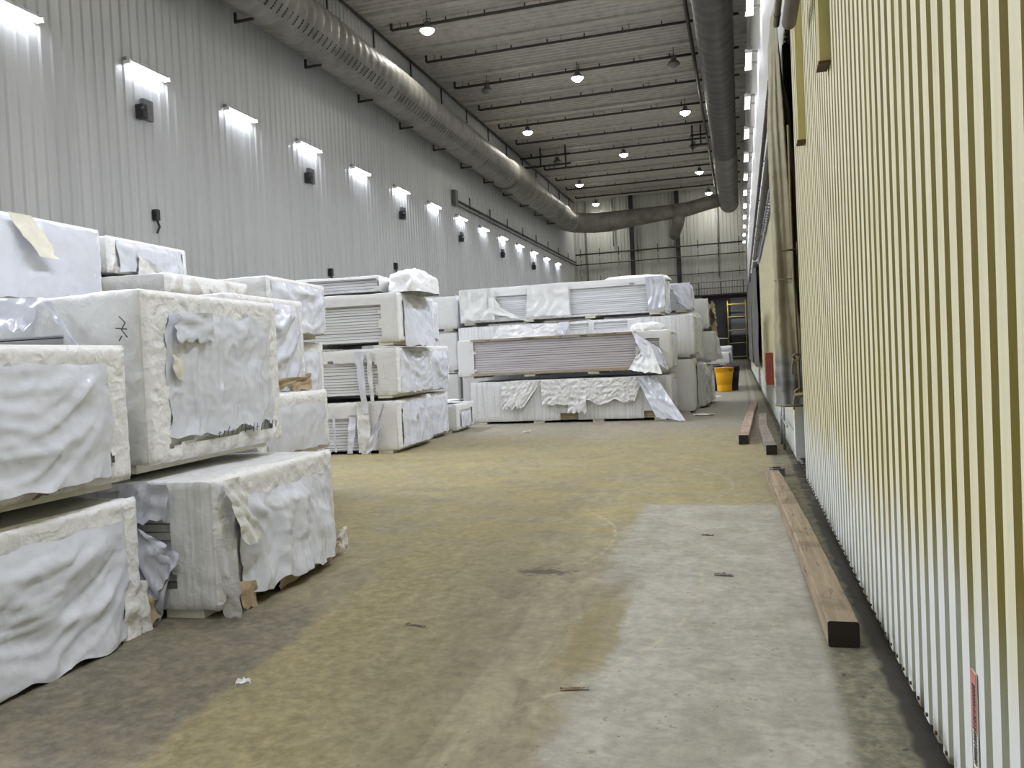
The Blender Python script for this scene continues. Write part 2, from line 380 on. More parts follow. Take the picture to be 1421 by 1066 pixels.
# room beyond the doorway with a ramp up
rm = MB(); rm.add([(DX0-3, YE, 0), (XR+3, YE, 0), (XR+3, 80, .6), (DX0-3, 80, .6), (DX0-3, YE, -.3), (XR+3, YE, -.3), (XR+3, 80, -.3), (DX0-3, 80, -.3)],
   [(0,1,2,3),(4,7,6,5),(0,4,5,1),(1,5,6,2),(2,6,7,3),(3,7,4,0)])
tag(rm.build('ramp', M_floor), kind='structure')
bk = MB(); bk.box(DX0-3, XR+3, 80, 80.2, 0, 7.5); bk.box(DX0-3.2, DX0-3, YE+.3, 80.2, 0, 7.5); bk.box(XR+3, XR+3.2, YE+.3, 80.2, 0, 7.5); bk.box(DX0-3.2, XR+3.2, YE+.3, 80.2, 7.5, 7.7)
tag(bk.build('wall_beyond', M_bdoor), kind='structure')
pn = MB(); pn.box(-.85, .62, 79.9, 79.97, .62, 6.6); tag(pn.build('trim_3', M_bpanel), kind='structure')

# ------------------------------------------------------------------ lamps
def area(name, parent, loc, size, size_y, watts, col, rot=(0,0,0), spread=PI):
    l = bpy.data.lights.new(name, 'AREA'); l.shape = 'RECTANGLE'; l.size = size; l.size_y = size_y; l.energy = watts; l.color = col; l.spread = spread
    o = bpy.data.objects.new(name, l); COL.objects.link(o); o.location = loc; o.rotation_euler = rot; o.parent = parent; return o
def tube_light(side):
    s = 1 if side == 'left' else -1
    t = empty('tube_light')
    b = MB(); b.box(0 if s>0 else -.10, .10 if s>0 else 0, -.66, .66, .03, .10); hs = b.build('housing', M_steel, t)
    for q in (.12, .05): b = MB(); b.tube([(s*q, -.60, 0), (s*q, .60, 0)], .033, 10); b.build('tube', M_tube, t, True)
    for e in (-1, 1):
        b = MB(); b.box(min(0,s*.17), max(0,s*.17), e*.63-.02, e*.63+.02, -.04, .05); b.build('end_cap', M_paint_w, hs)
        if side == 'right': b = MB(); b.box(0, .13, e*.4-.02, e*.4+.02, .03, .08); b.build('bracket', M_steel, t)
    area('tube_glow', t, (s*.085, 0, -.045), .13, 1.2, TUBE_W, TUBE_C)
    area('tube_glow', t, (s*.165, 0, 0), .07, 1.2, TUBE_W*(11.8 if side == 'left' else 6.8), TUBE_C, (0, -s*(PI/2-.72), 0), PI*.58)
    return t
proto = {'left': tube_light('left'), 'right': tube_light('right')}
ords = ['second','third','fourth','fifth','sixth','seventh','eighth','ninth','tenth','eleventh','twelfth','thirteenth','fourteenth','fifteenth']
used = {'left': False, 'right': False}
for side in ('left', 'right'):
    for i in range(-4, 14):
        y = 11.6+3.47*i
        if y < YB+1: continue
        o = copy_tree(proto[side]) if used[side] else proto[side]; used[side] = True
        o.location = (XL+.035 if side == 'left' else XR-.13, y+(.15 if side == 'left' else -1.0), 8.25 if side == 'left' else 8.6)
        o['category'] = 'light'
        if i < 0:
            o['label'] = 'lit tube light on the %s wall beside or behind the photographer, outside the photo' % side; o['group'] = 'tube lights outside the frame on the %s wall' % side
            continue
        o['group'] = 'tube lights along the %s wall' % side
        if side == 'left':
            o['label'] = ('lit tube light on the grey left wall, nearest, cut by the photo left edge' if i == 0 else
                          'lit tube light on the grey left wall, %s in the row from the near end' % ords[i-1])
        else:
            o['label'] = ('lit tube light high on the right wall, %s of its row from the near end' % (['first']+ords)[i])
def high_bay(lit):
    t = empty('high_bay_lamp')
    b = MB(); b.lathe([(.03,.30),(.10,.29),(.12,.17),(.19,.11),(.26,.02),(.27,0),(.255,0),(.16,.09),(.02,.10)], 24); rf = b.build('reflector', M_boxgrey, t, True)
    b = MB(); b.tube([(0,0,.28),(0,0,.80)], .015, 6); b.tube([(-.14,0,.30),(-.12,0,.40),(.12,0,.40),(.14,0,.30)], .012, 6); b.build('hanger', M_dark, t)
    b = MB(); b.lathe([(0,-.15),(.10,-.13),(.19,-.07),(.245,.0),(.24,.03)], 24); b.build('lens', M_bulb if lit else M_lampoff, rf, True)
    if lit:
        l = bpy.data.lights.new('bay_glow', 'AREA'); l.shape = 'DISK'; l.size = .45; l.energy = BAY_W; l.color = BAY_C
        o = bpy.data.objects.new('bay_glow', l); COL.objects.link(o); o.location = (0,0,-.05); o.parent = t
    return t
pb = {True: None, False: None}
colname = {-10.1: 'left', -6.15: 'middle', -2.2: 'right'}
rows = [26.9+6.87*i for i in range(-4, 5)]
for ri, y in enumerate(rows):
    lit_row_odd = (ri % 2 == 0)      # rows 26.9, 40.6, 54.3 lit at left and right; others lit in the middle
    for x in (-10.1, -6.15, -2.2):
        mid = x == -6.15
        lit = (not mid) if lit_row_odd else mid
        if mid and lit_row_odd: continue
        if y < 20 and not lit: continue
        if abs(y-26.9) < .1 and x > -3: pass
        o = pb[lit]
        if o is None: o = pb[lit] = high_bay(lit)
        else: o = copy_tree(o)
        o.location = (x, y-.2, 13.1); o['category'] = 'lamp'; o['group'] = 'round high bay lamps under the ceiling'
        vis = y > 26
        if vis:
            rr = int(round((y-26.9)/6.87))
            o['label'] = '%s round ceiling lamp, %s column, %s row from the near end' % ('lit' if lit else 'unlit dark', colname[x], ['first','second','third','fourth','fifth','sixth','seventh'][rr])
        else:
            o['label'] = 'lit round ceiling lamp above the top edge of the photo'; o['group'] = 'ceiling lamps outside the frame'
o = copy_tree(pb[True]); o.location = (-.9, 75.8, 6.6); tag(o, 'added unseen ceiling lamp brightening the room beyond the end doorway', 'lamp', 'ceiling lamps outside the frame')  # unseen lamp, added to brighten the far room and its panel
for x in (-10.3, -1.9):
    o = copy_tree(pb[True]); o.location = (x, 61.6, 13.1); tag(o, 'lit round ceiling lamp nearest the end wall, on the %s' % ('left' if x < -5 else 'right'), 'lamp', 'round high bay lamps under the ceiling')

# ------------------------------------------------------------------ ceiling pipes and ducts
def pipe_run(y, near_label):
    t = empty('sprinkler_pipe', (0, y, 13.62))
    b = MB(); b.tube([(-11.75,0,.28),(-11.75,0,.03),(-11.72,0,0),(.35,0,0)], .055, 8); b.build('pipe', M_pipe, t, True)
    for k in range(8):
        x = -11.1+1.45*k; b = MB(); b.tube([(x,0,.05),(x,0,.16)], .03, 6); b.build('sprinkler_head', M_pipe, t)
    for k in range(5):
        x = -11.4+2.6*k; b = MB(); b.tube([(x,.0,0),(x,0,.27)], .012, 5); b.build('hanger_rod', M_pipe, t)
    tag(t, near_label, 'pipe', 'sprinkler pipes across the ceiling')
nths = ['first','second','third','fourth','fifth','sixth','seventh','eighth','ninth','tenth','eleventh']
for k in range(11):
    pipe_run(27.4+3.38*k, 'dark pipe across the ceiling, %s such pipe from the top of the photo' % nths[k])
b = MB(); b.tube([(-1.42,10,13.45),(-1.42,62,13.45)], .075, 8)
for k in range(15): b.tube([(-1.42,12+3.4*k,13.45),(-1.42,12+3.4*k,13.77)], .02, 5)
tag(b.build('main_pipe', M_pipe, None, True), 'long dark pipe along the ceiling beside the right duct', 'pipe')
b = MB(); b.tube([(-12.35,8,13.7),(-12.35,63.2,13.7)], .05, 8)
for k in range(16): b.tube([(-12.35,10+3.43*k,13.7),(-12.35,10+3.43*k,12.2)], .035, 5)
tag(b.build('hanger_rail', M_dark), 'thin dark rail with drop rods where the left wall meets the ceiling', 'rail')
for i,(x0,y0,lab) in enumerate([(-12.1,46.4,'dark steel strut frame under the ceiling above the left duct'), (-1.35,45.6,'dark steel strut frame beside the right duct')]):
    t = empty('strut_frame', (x0, y0, 12.9)); s = 1 if i == 0 else -1; ln = 3.0 if i == 0 else .9
    b = MB(); b.box(min(0,s*ln), max(0,s*ln), -.05,.05,.35,.45); b.box(min(0,s*ln), max(0,s*ln), -.05,.05,-.2,-.1); b.build('beam', M_dark, t)
    b = MB(); b.box(s*ln*.9-.04, s*ln*.9+.04, -.05,.05,-.4,.93); b.box(s*ln*.4-.04, s*ln*.4+.04, -.05,.05,-.2,.93); b.build('post', M_dark, t)
    tag(t, lab, 'frame')
def tube_along(path, radii, n=32):
    b = MB(); b.tube(path, radii, n); return b
# left duct: sewn cloth duct, bulging coupling, metal run, elbow, cross run
LX, LZ = -11.55, 11.25
t = empty('left_air_duct', (LX, 6, LZ)); t.name = 'air_duct'
path = []; rad = []; y = 0.0
while y <= 35.0:
    ph = (y % .46)/.46; path.append((.02*math.sin(y*.7), y, -.02*math.sin(y*1.1))); rad.append(.69+.06*math.sin(PI*ph)+.012*N3(y*2.3, 1)); y += .115
b = MB(); b.tube(path, rad, 36, cap=True)
b.build('cloth_sleeve', M_duct, t, True)
b = MB(); pts = [35.0+.12*i for i in range(46)]
b.tube([(0, y, 0) for y in pts], [.80+.07*math.sin((y-35)/5.4*PI)+.025*(i % 9 == 0) for i, y in enumerate(pts)], 32); b.build('coupling', M_ductm, t, True)
path = [(0, 40.4+.5*i, .0) for i in range(22)]; rr = [.73]*22
for i in range(1, 13):
    a = i/12*PI/2; path.append((2.6*(1-math.cos(a)), 50.9+2.6*math.sin(a), .1*i/12)); rr.append(.73)
for i in range(1, 9): path.append((2.6+.62*i, 53.5, .1+.04*i)); rr.append(.71-.028*i)
b = MB(); b.tube(path, rr, 32); b.build('metal_section', M_ductm, t, True)
for yv in (41.2, 42.6, 44.4, 46.4, 48.6, 50.8): b = MB(); b.tube([(0, yv-.05, 0), (0, yv+.05, 0)], .77, 32); b.build('joint_band', M_steel, t, True)
b = MB()
for row, an in enumerate((-.90, -.80, -.70, -.60)):
    k = 0
    while k*.26 < 33:
        yv = .6+k*.26; k += 1; rr0 = .755
        c = Vector((rr0*math.cos(an), yv, rr0*math.sin(an)))
        u = Vector((-math.sin(an), 0, math.cos(an))); w_ = Vector((0,1,0)); nrm = Vector((math.cos(an),0,math.sin(an)))
        b.add([c+(u*math.cos(q*PI/3)+w_*math.sin(q*PI/3))*.036+nrm*.004 for q in range(6)]+[c-nrm*.03], [(0,1,2,3,4,5)])
tag(b.build('nozzle_holes', M_hole, t), kind='stuff')
tag(t, 'large grey air duct with rows of small holes, hung along the left wall', 'duct')
t = empty('air_duct', (-4.3, 59.3, 11.6))
b = MB(); b.tube([(.0,.2,.01),(.4,.17,.04),(1.0,.1,.1),(2.4,.0,.38),(3.4,-.1,.52)], [.56,.54,.50,.48,.46], 24); b.build('branch', M_ductm, t, True)
b = MB(); b.tube([(.35,.2,-.1),(.2,.6,-.9),(-.15,1.4,-1.6)], [.5,.42,.36], 20); b.build('drop_boot', M_ductm, t, True)
tag(t, 'short dark duct branch rising to the right duct in front of the end wall', 'duct')
t = empty('air_duct', (-.47, 4, 12.0)); path = []; rad = []; y = 0
while y < 40: path.append((0, y, 0)); rad.append(.60+.012*math.sin(y*9)); y += .18
b = MB(); b.tube(path, rad, 32); b.build('dark_sleeve', M_ductd, t, True)
b = MB(); pts = [40+.15*i for i in range(107)]
b.tube([(0, y, -.1*(y-40)/16) for y in pts], [.62+.035*abs(math.sin((y-40)*1.9)) for y in pts], 32); b.build('metal_section', M_ductm, t, True)
tag(t, 'dark round air duct running under the ceiling along the right wall', 'duct')
for k in range(12):
    y = 14.7+3.43*k
    b = MB(); b.box(-12.05, -11.5, y-.03, y+.03, 10.36, 10.42); b.box(-12.05, -11.99, y-.03, y+.03, 10.36, 10.62)
    tag(b.build('duct_bracket', M_dark), 'dark bracket under the left duct, %s from the near end' % (['first']+ords)[k], 'bracket', 'brackets under the left duct')
# boxes, pipes on the left wall
for i, y in enumerate((15.15, 22.2, 29.2, 36.0, 42.8, 49.7)):
    t = empty('junction_box', (XL+.04, y, 7.38))
    b = MB(); b.box(0,.10,-.14,.16,-.22,.22); bx_ = b.build('box', M_boxgrey, t)
    b = MB(); b.box(.02,.22,-.32,-.18,-.26,.04); b.tube([(.12,-.25,-.05),(.26,-.33,-.1)],.05,8); b.build('sensor', M_black, bx_)
    tag(t, 'grey wall box with small black sensor on the left wall, %s from near end' % ['first','second','third','fourth','fifth','sixth'][i], 'box', 'wall boxes below the tube lights')
for i, (y, z) in enumerate(((15.3, 5.1), (23.2, 4.55), (28.3, 5.25), (40, 4.9))):
    b = MB(); b.box(XL+.03,XL+.14,y-.09,y+.03,z-.12,z+.12); b.tube([(XL+.07,y,z-.1),(XL+.09,y+.05,z-.25),(XL+.07,y-.02,z-.4)],.025,6)
    tag(b.build('wall_bracket', M_black), ['small black bracket on the left wall above the nearest bundles','small black bracket on the left wall just above the open stack','small dark bracket above the crumpled top bundle','tiny dark bracket above the long back stack'][i], 'bracket')
t = empty('conduit', (XL+.1, 35.4, 9.0))
b = MB(); b.tube([(0,0,0),(0,28,0)], .05, 8); b.tube([(0,.3,-.22),(0,28,-.22)], .035, 8); b.build('pipe', M_pipe, t, True)
b = MB(); b.box(-.05,.12,-.35,.0,-.3,.4); b.build('end_box', M_boxgrey, t)
b = MB()
for k in range(8): b.tube([(0,2+3.3*k,-.1),(0,2+3.3*k,.45)], .03, 5)
b.build('clamp', M_pipe, t)
tag(t, 'dark conduit pair running along the left wall to the far corner', 'pipe')
# end wall steel and pipes
for X, lab in ((-7.85, 'dark steel column on the end wall, left of the two'), (-4.35, 'dark steel column on the end wall, right of the two')):
    b = MB(); b.box(X-.12, X+.12, YE-.36, YE-.06, 0, H-.1); b.box(X-.17, X+.17, YE-.40, YE-.36, 0, H-.1)
    tag(b.build('steel_column', M_dark), lab, 'column', 'steel columns on the end wall')
for z, r, lab in ((9.55,.06,'upper dark pipe across the end wall'), (8.75,.04,'middle thin dark pipe across the end wall'), (7.4,.03,'lowest thin pale pipe across the end wall')):
    b = MB(); b.tube([(XL+.2, YE-.5, z-.02), (XR-.1, YE-.5, z)], r, 8)
    for k in range(9):
        X = XL+.6+1.5*k; b.tube([(X, YE-.5, z-.25), (X, YE-.5, z+.4)], r*.6, 5)
    tag(b.build('wall_pipe', M_pipe, None, True), lab, 'pipe', 'pipes across the end wall')
for X, z0, lab in ((-11.4,6,'thin vertical pipe on the end wall near the left corner'), (-1.4,7,'thin vertical pipe on the end wall right of the columns'), (-9.3,10,'thin vertical pipe beside the cross duct')):
    b = MB(); b.tube([(X, YE-.25, z0), (X, YE-.25, H-.2)], .05, 6); tag(b.build('wall_pipe', M_steel, None, True), lab, 'pipe')
t = empty('catwalk', (-2.9, YE-1.0, 5.7))
b = MB(); b.box(-3.2,3.4,-.5,.9,-.1,.0); b.build('deck', M_dark, t)
b = MB()
for zz in (.45,.9): b.tube([(-3.2,-.5,zz),(3.4,-.5,zz)],.03,6)
for k in range(34): b.tube([(-3.2+.2*k,-.5,0),(-3.2+.2*k,-.5,.9)],.012 if k%8 else .05,4)
b.build('railing', M_boxgrey, t); tag(t, 'dark railed walkway above the doorway in the end wall', 'walkway')
b = MB(); b.box(DX0-.15, DX0, YE-.1, YE+.35, 0, DZ); tag(b.build('trim_4', M_dark), kind='structure')
b = MB(); b.box(DX0-.15, XR+.3, YE-.1, YE+.35, DZ, DZ+.2); tag(b.build('trim_5', M_dark), kind='structure')
t = empty('scaffold', (-.25, 77.6, .50))
for X in (-.85, .75):
    for Yv in (-.5,.5):
        b = MB(); b.tube([(X,Yv,0),(X,Yv,5.5)],.05,6); b.build('post', M_scaf, t)
b = MB()
for z in (.35,1.6,2.8,4.0,5.2):
    b.tube([(-.85,-.5,z),(.75,-.5,z)],.04,6); b.tube([(-.85,.5,z),(.75,.5,z)],.04,6); b.tube([(-.85,-.5,z),(-.85,.5,z)],.04,6)
b.build('rungs', M_scaf, t)
b = MB(); b.box(-.85,.75,-.5,.5,3.9,4.0); b.build('platform', M_dark, t); tag(t, 'tall yellowish scaffold tower beyond the end doorway', 'scaffold')
b = MB(); b.tube([(-2.4,78.5,2.6),(-1.15,78.5,2.6)],.08,6); b.tube([(-2.3,78.5,.5),(-2.3,78.5,2.6)],.06,6); b.tube([(-1.25,78.5,.5),(-1.25,78.5,2.6)],.06,6)
tag(b.build('barrier', M_steel), 'grey barrier rail in front of the dark far doors', 'barrier')
# ------------------------------------------------------------------ wrapped board bundles
def bundle(label, X, Y, z0, z1, W, L, yaw=0, seed=1, step=.05, wins=(), film=None, group=None, sheet=None, skid=True, wrap=None, name='wrapped_board_bundle',
           border=True, crumple=1.0, sidewins=(), topfree=False, notag=False, bulge=0.0):
    t = empty(name, (X, Y, z0), math.radians(yaw)); Hh = z1-z0; rnd = random.Random(seed); so = seed*7.31
    tag(t, label, 'bundle', group); sheet = sheet or M_sheet; wrap = wrap or M_wrap
    zb = .045 if skid else .0; r = .035
    def warp(x, y, z):
        # rounded, slightly slumped bundle
        px = min(max(x, -L+r), -r); py = min(max(y, r), W-r); pz = min(max(z, zb+r), Hh-r)
        d = Vector((x-px, y-py, z-pz)); 
        if d.length > 1e-6: d.normalize()
        base = Vector((px, py, pz))+d*r
        q = base
        a = .012*N3(q.x*1.7+so, q.y*1.7, q.z*1.7)
        edge = math.exp(-abs(x)/.18)
        a += crumple*(.0025+.004*edge)*(ridge(q.x*7+so, q.y*7, q.z*7)-.4)
        a += crumple*.0025*edge*N3(q.x*19, q.y*19+so, q.z*19)
        sag = -.02*(z/Hh)*(.5+N3(x*.9+so, y*.9)) if z > Hh*.8 else 0
        b_ = bulge*math.sin(PI*min(1, max(0, (z-zb)/(Hh-zb))))*edge
        return base+d*(a+b_)+Vector((0, 0, sag))
    nu = max(2, int(L/step)); nv = max(2, int(Hh/step)); nw = max(2, int(W/step))
    def inwin(x, z, ws):
        for (xa, xb, za, zc) in ws:
            j = .03*N3(x*3+so, z*3)
            jj = .05*N3(z*5+so, 3.3)
            if xa+jj < x < xb+jj*1.3 and za+j < z < zc+j: return True
        return False
    b = MB()
    b.grid(lambda u, v: warp(-L+L*u, 0, zb+(Hh-zb)*v), nu, nv, lambda u, v: not inwin(-L+L*u, zb+(Hh-zb)*v, wins))
    b.grid(lambda u, v: warp(0, W*u, zb+(Hh-zb)*v), nw, nv, lambda u, v: not inwin(W*u, zb+(Hh-zb)*v, sidewins))
    b.grid(lambda u, v: warp(-L+L*u, W*v, Hh), nu, nw)
    b.grid(lambda u, v: warp(-L*u, W, zb+(Hh-zb)*v), 8, 4); b.grid(lambda u, v: warp(-L, W-W*u, zb+(Hh-zb)*v), 4, 4); b.grid(lambda u, v: warp(-L+L*u, W-W*v, zb), 8, 4)
    b.build('plastic_wrap', wrap, t, True)
    # boards inside
    b = MB(); z = zb+.02; b.box(-L+.09, -.09, .09, W-.09, zb+.02, Hh-.04, 1)
    while z < Hh-.05:
        th = rnd.choice((.045, .052, .06)); th = min(th, Hh-.04-z); i1, i2, i3 = (rnd.uniform(.030, .048) for _ in range(3))
        b.box(-L+.04, -i1, i2, W-.04, z, z+th-.007); z += th
    b.build('board_stack', [sheet, M_core], t)
    if skid:
        ns = max(2, int(L/1.15))
        for k in range(ns):
            xx = -L+.12+(L-.5)*k/(ns-1); b = MB(); b.box(xx, xx+.26, .03, W-.03, 0, .065); b.build('skid_block', M_skid, t)
    if border:
        bw = border if isinstance(border, float) else .15; st = step*.6
        def bfn(u, v):
            y = .004+(W-.008)*u; z = zb+.004+(Hh-zb-.008)*v
            d = .016+.007*ridge(y*9+so, z*9)+.006*N3(y*24, z*24+so)
            ed = min(u*W, (1-u)*W, v*Hh, (1-v)*Hh); d = d*min(1, ed/.03+.0)+.004
            if ed < .012: d -= .012
            return Vector((d, y, z))
        b = MB(); b.grid(bfn, max(6, int(W/st)), max(6, int(Hh/st)), lambda u, v: (min(u, 1-u)*W < bw+.03*N3(v*7, so) or (1-v)*Hh < bw+.03*N3(u*7, so) or v*Hh < bw*.6+.03*N3(u*9, so)))
        b.build('crumpled_border', M_tape, t, True)
    f = None
    if film:
        f = dict(y0=.12, y1=W-.10, z0=.10, z1=Hh-.12, style='mix', amp=.05, jag=.04, flare=.0); f.update(film)
        w, h = f['y1']-f['y0'], f['z1']-f['z0']; st = step*.55
        def fpos(u, v):
            y = f['y0']+w*u; z = f['z0']+h*v
            jy = .5*N3(y*1.3+so, z*1.3, 5)
            vert = .75*ridge(y*3.6+so+.6*jy, z*.7+jy)+.32*ridge(y*8+so+jy, z*1.8+2*jy, 7)**2
            q = z+f.get('k', .35)*h*(1-4*(u-.5)**2)
            swag = .75*ridge(q*2.6/max(.6, h)+.5*jy+so+.25*y, y*.8, 2)+.3*ridge(q*6/max(.6, h)+.7*jy+so-.5*y, y*1.3, 4)**3
            an = math.atan2(1.05-v, u+.02); an2 = math.atan2(1.05-v, 1.02-u)
            fan = .6*ridge(an*3.2+so, .4+.5*v)*(1-u)+.6*ridge(an2*3.2, so+.5*v)*u
            sgl = N3(y*5+so, z*5, 1)*.25
            S_ = f['style']
            if S_ == 'vert': d = .75*vert+.2*fan+sgl
            elif S_ == 'swag': d = .8*swag+.35*fan+sgl
            elif S_ == 'tight': d = .4*fan+.25*vert+sgl
            else: d = .4*swag+.45*vert+.45*fan+sgl
            env = min(1, u*6)*min(1, (1-u)*6)*min(1, (1-v)*5+.15)
            cr = .004*ridge(y*13, z*13+so)+.006*ridge(y*6+z*3, z*6-y*2+so, 3)**2
            x = .024+f['amp']*env*(d+.25)+cr+f['flare']*(1-v)**2*env
            jagz = f['jag']*N3(y*6+so, 9)*(1 if v < .5 else -.6)*abs(2*v-1); jagy = f['jag']*N3(z*6, so)*abs(2*u-1)
            return Vector((max(x, .022), y+jagy, z+jagz))
        b = MB(); b.grid(fpos, max(10, int(w/st)), max(8, int(h/st))); fo = b.build('end_film', M_film, t, True)
        t['_'] = 0; del t['_']
        return t, fpos, f
    return t, None, None
def ribbon(parent, pts, width, name='torn_strip', mat=None, seed=1, out=Vector((0,-1,0)), n=24, m=4, amp=.02, side=None, taper=None):
    """a hanging strip of film along pts"""
    P = [Vector(p) for p in pts]
    def at_(s):
        s *= len(P)-1; i = min(int(s), len(P)-2); return P[i].lerp(P[i+1], s-i)
    def fn(u, v):
        c = at_(v); w = (width if not taper else width+(taper-width)*v)*(1+.25*N3(v*5, seed)); sd = side or Vector((1,0,0))
        return c+sd*(u-.5)*w+out*(.012+amp*(ridge(u*2.2+seed, v*3)+.6*N3(u*4, v*9, seed)+.4))
    b = MB(); b.grid(fn, m, n); return b.build(name, mat or M_film, parent, True)
def sheetpatch(parent, corners, name, mat, seed, nu=24, nv=16, amp=.03, freq=4.0, out=Vector((0,-1,0)), jag=.05, skew=(1,1)):
    c = [Vector(p) for p in corners]     # bl, br, tr, tl
    def fn(u, v):
        p = c[0].lerp(c[1], u).lerp(c[3].lerp(c[2], u), v)
        d = amp*(ridge(u*freq*skew[0]+seed, v*freq*.7*skew[1])+.5*N3(u*freq*3, v*freq*3, seed)+.3)
        jz = jag*N3(u*7+seed, 2)*(1-v)**2
        return p+out*(.01+d)+Vector((0,0,jz))
    b = MB(); b.grid(fn, nu, nv); return b.build(name, mat, parent, True)
G1_ = 'white wrapped board bundles of the nearest stacks'; G2_ = 'white wrapped board bundles of the middle stacks'; G3_ = 'white wrapped board bundles of the back stacks'
# --- nearest left stack
t, fp, f = bundle('nearest floor-level bundle at the bottom left with a loose brown-stained film end', -3.5, 2.45, 0, .80, 1.53, 2.4, 0, 3, .035, film=dict(style='swag', amp=.062, z0=.02, z1=.68, y0=-.0, y1=1.40, flare=.05, jag=.05, k=.45), group=G1_, crumple=1.6, border=.17)
sheetpatch(t, [(.03,1.28,-.0),(.03,1.53,-.03),(.03,1.50,.30),(.03,1.36,.34)], 'torn_corner', M_tape, 5, 10, 10, .03, 3, Vector((1,0,0)))
sheetpatch(t, [(.03,1.44,.02),(.03,1.60,.05),(.02,1.55,.20),(.03,1.44,.17)], 'paper_tag', M_brown, 5, 6, 6, .02, 2, Vector((1,.2,0)))
t, fp, f = bundle('glossy-ended bundle at the left photo edge resting on the nearest floor-level bundle', -3.52, 2.45, .85, 1.70, 1.53, 2.4, 0, 8, .035, film=dict(style='swag', amp=.058, z0=.10, z1=.74, y0=-.0, y1=1.36, flare=.04, k=.7), group=G1_, crumple=1.6, border=.17)
sheetpatch(t, [(.05,.75,.06),(.05,1.02,.12),(.05,1.00,.20),(.05,.80,.09)], 'brown_patch', M_brown, 9, 8, 6, .02, 3, Vector((1,0,0)))
# --- second stack
t, fp, f = bundle('floor-level bundle with torn film and a flat printed corner, second stack from the left edge', -3.12, 4.18, 0, .86, 1.66, 3.9, 3.5, 12, .03, wins=[(-.60,-.30,.20,.66)], film=dict(style='vert', amp=.085, z0=.08, z1=.70, y0=.22, y1=1.58, flare=.05, jag=.07), group=G1_, wrap=M_wrap_r, crumple=1.3, border=.19)
ribbon(t, [(.03,.10,.85),(.06,.17,.64),(.09,.26,.42)], .20, 'torn_flap', M_wrap, 3, Vector((1,-.1,0)), 18, 8, .03, side=Vector((0,1,0)))
ribbon(t, [(.02,.03,.50),(.06,.03,.22),(.05,.05,-.0)], .11, 'torn_strip', M_tape, 8, Vector((.8,-.6,0)), 20, 5, .03)
sheetpatch(t, [(-.40,-.06,.10),(-.20,-.02,.40),(-.36,-.03,.52),(-.66,-.10,.72)], 'torn_film_triangle', M_film, 4, 18, 12, .03, 3)
sheetpatch(t, [(-.66,-.04,.03),(-.34,-.03,.03),(-.26,-.03,.40),(-.66,-.05,.55)], 'hanging_film', M_film, 14, 14, 14, .03, 3)
sheetpatch(t, [(-.62,-.01,.60),(-.28,-.01,.62),(-.28,.0,.84),(-.60,.0,.85)], 'clear_film', M_film, 21, 12, 8, .03, 3)
sheetpatch(t, [(.05,.16,.02),(.05,.32,-.0),(.05,.34,.16),(.05,.14,.20)], 'paper_tag', M_brown, 11, 6, 6, .02, 2, Vector((1,-.3,0)))
sheetpatch(t, [(.03,.60,-.0),(.03,1.62,.04),(.05,1.58,.16),(.05,.60,.12)], 'brown_liner', M_brown, 15, 20, 6, .03, 3, Vector((1,0,0)))
sheetpatch(t, [(.03,1.50,.05),(.05,1.72,.02),(.05,1.70,.22),(.05,1.52,.20)], 'torn_corner', M_tape, 16, 8, 8, .03, 3, Vector((1,0,0)))
t, fp, f = bundle('large glossy-ended bundle with black marker strokes, upper one of the second stack', -3.53, 4.15, .90, 2.05, 1.62, 4.0, 3, 21, .03, wins=[(-3.9,-.55,.70,.90)], film=dict(style='vert', amp=.05, z0=.20, z1=1.0, y0=.18, y1=1.46, jag=.07), group=G1_, crumple=1.3, border=.19)
b = MB(); rr = random.Random(4)
for k in range(15):
    y = .62+.055*k; hgt = rr.uniform(.03,.06); xx = .085
    b.tube([(xx,y,.17+rr.uniform(-.01,.01)),(xx,y+rr.uniform(.005,.03),.17+hgt)], .003, 4)
    if k % 3 == 0: b.tube([(xx,y-.01,.19),(xx,y+.03,.195)], .003, 4)
for (p, q) in (((-.13,-.03,.98),(-.09,-.03,.94)),((-.09,-.03,.94),(-.12,-.03,.90)),((-.12,-.03,.90),(-.08,-.03,.85)),((-.16,-.03,.91),(-.08,-.03,.90)),((-.12,-.03,.86),(-.14,-.03,.83))): b.tube([p,q], .004, 4)
b.build('marker_writing', M_ink, [x for x in t.children if x.name.startswith('end_film')][0])
sheetpatch(t, [(-1.02,-.04,.94),(-.76,-.04,.93),(-.66,-.02,1.13),(-.98,-.02,1.14)], 'torn_flap', M_film, 31, 10, 8, .03, 2)
ribbon(t, [(-.62,-.02,1.1),(-.50,-.04,.92),(-.36,-.03,.72)], .05, 'torn_strip', M_film, 5, Vector((0,-1,0)), 14, 3, .02)
sheetpatch(t, [(.04,.20,.62),(.04,.30,.56),(.04,.30,.70),(.04,.20,.74)], 'torn_tag', M_skid, 33, 5, 5, .02, 2, Vector((1,0,0)))
sheetpatch(t, [(.05,.22,.82),(.05,.62,.82),(.05,.62,1.02),(.05,.24,1.0)], 'film_patch', M_film, 37, 10, 8, .03, 4, Vector((1,0,0)))
t, fp, f = bundle('topmost bundle at the upper left photo edge with tight creased film', -5.35, 4.35, 2.12, 2.82, 1.55, 2.4, 2, 26, .05, film=dict(style='tight', amp=.035, y0=.0, y1=1.50, z0=.04, z1=.66), group=G1_, crumple=1.5, border=.1)
ribbon(t, [(.04,.62,.68),(.08,.74,.5),(.09,.84,.36)], .22, 'torn_flap', M_skid, 6, Vector((1,0,0)), 8, 5, .03, side=Vector((0,1,0)))
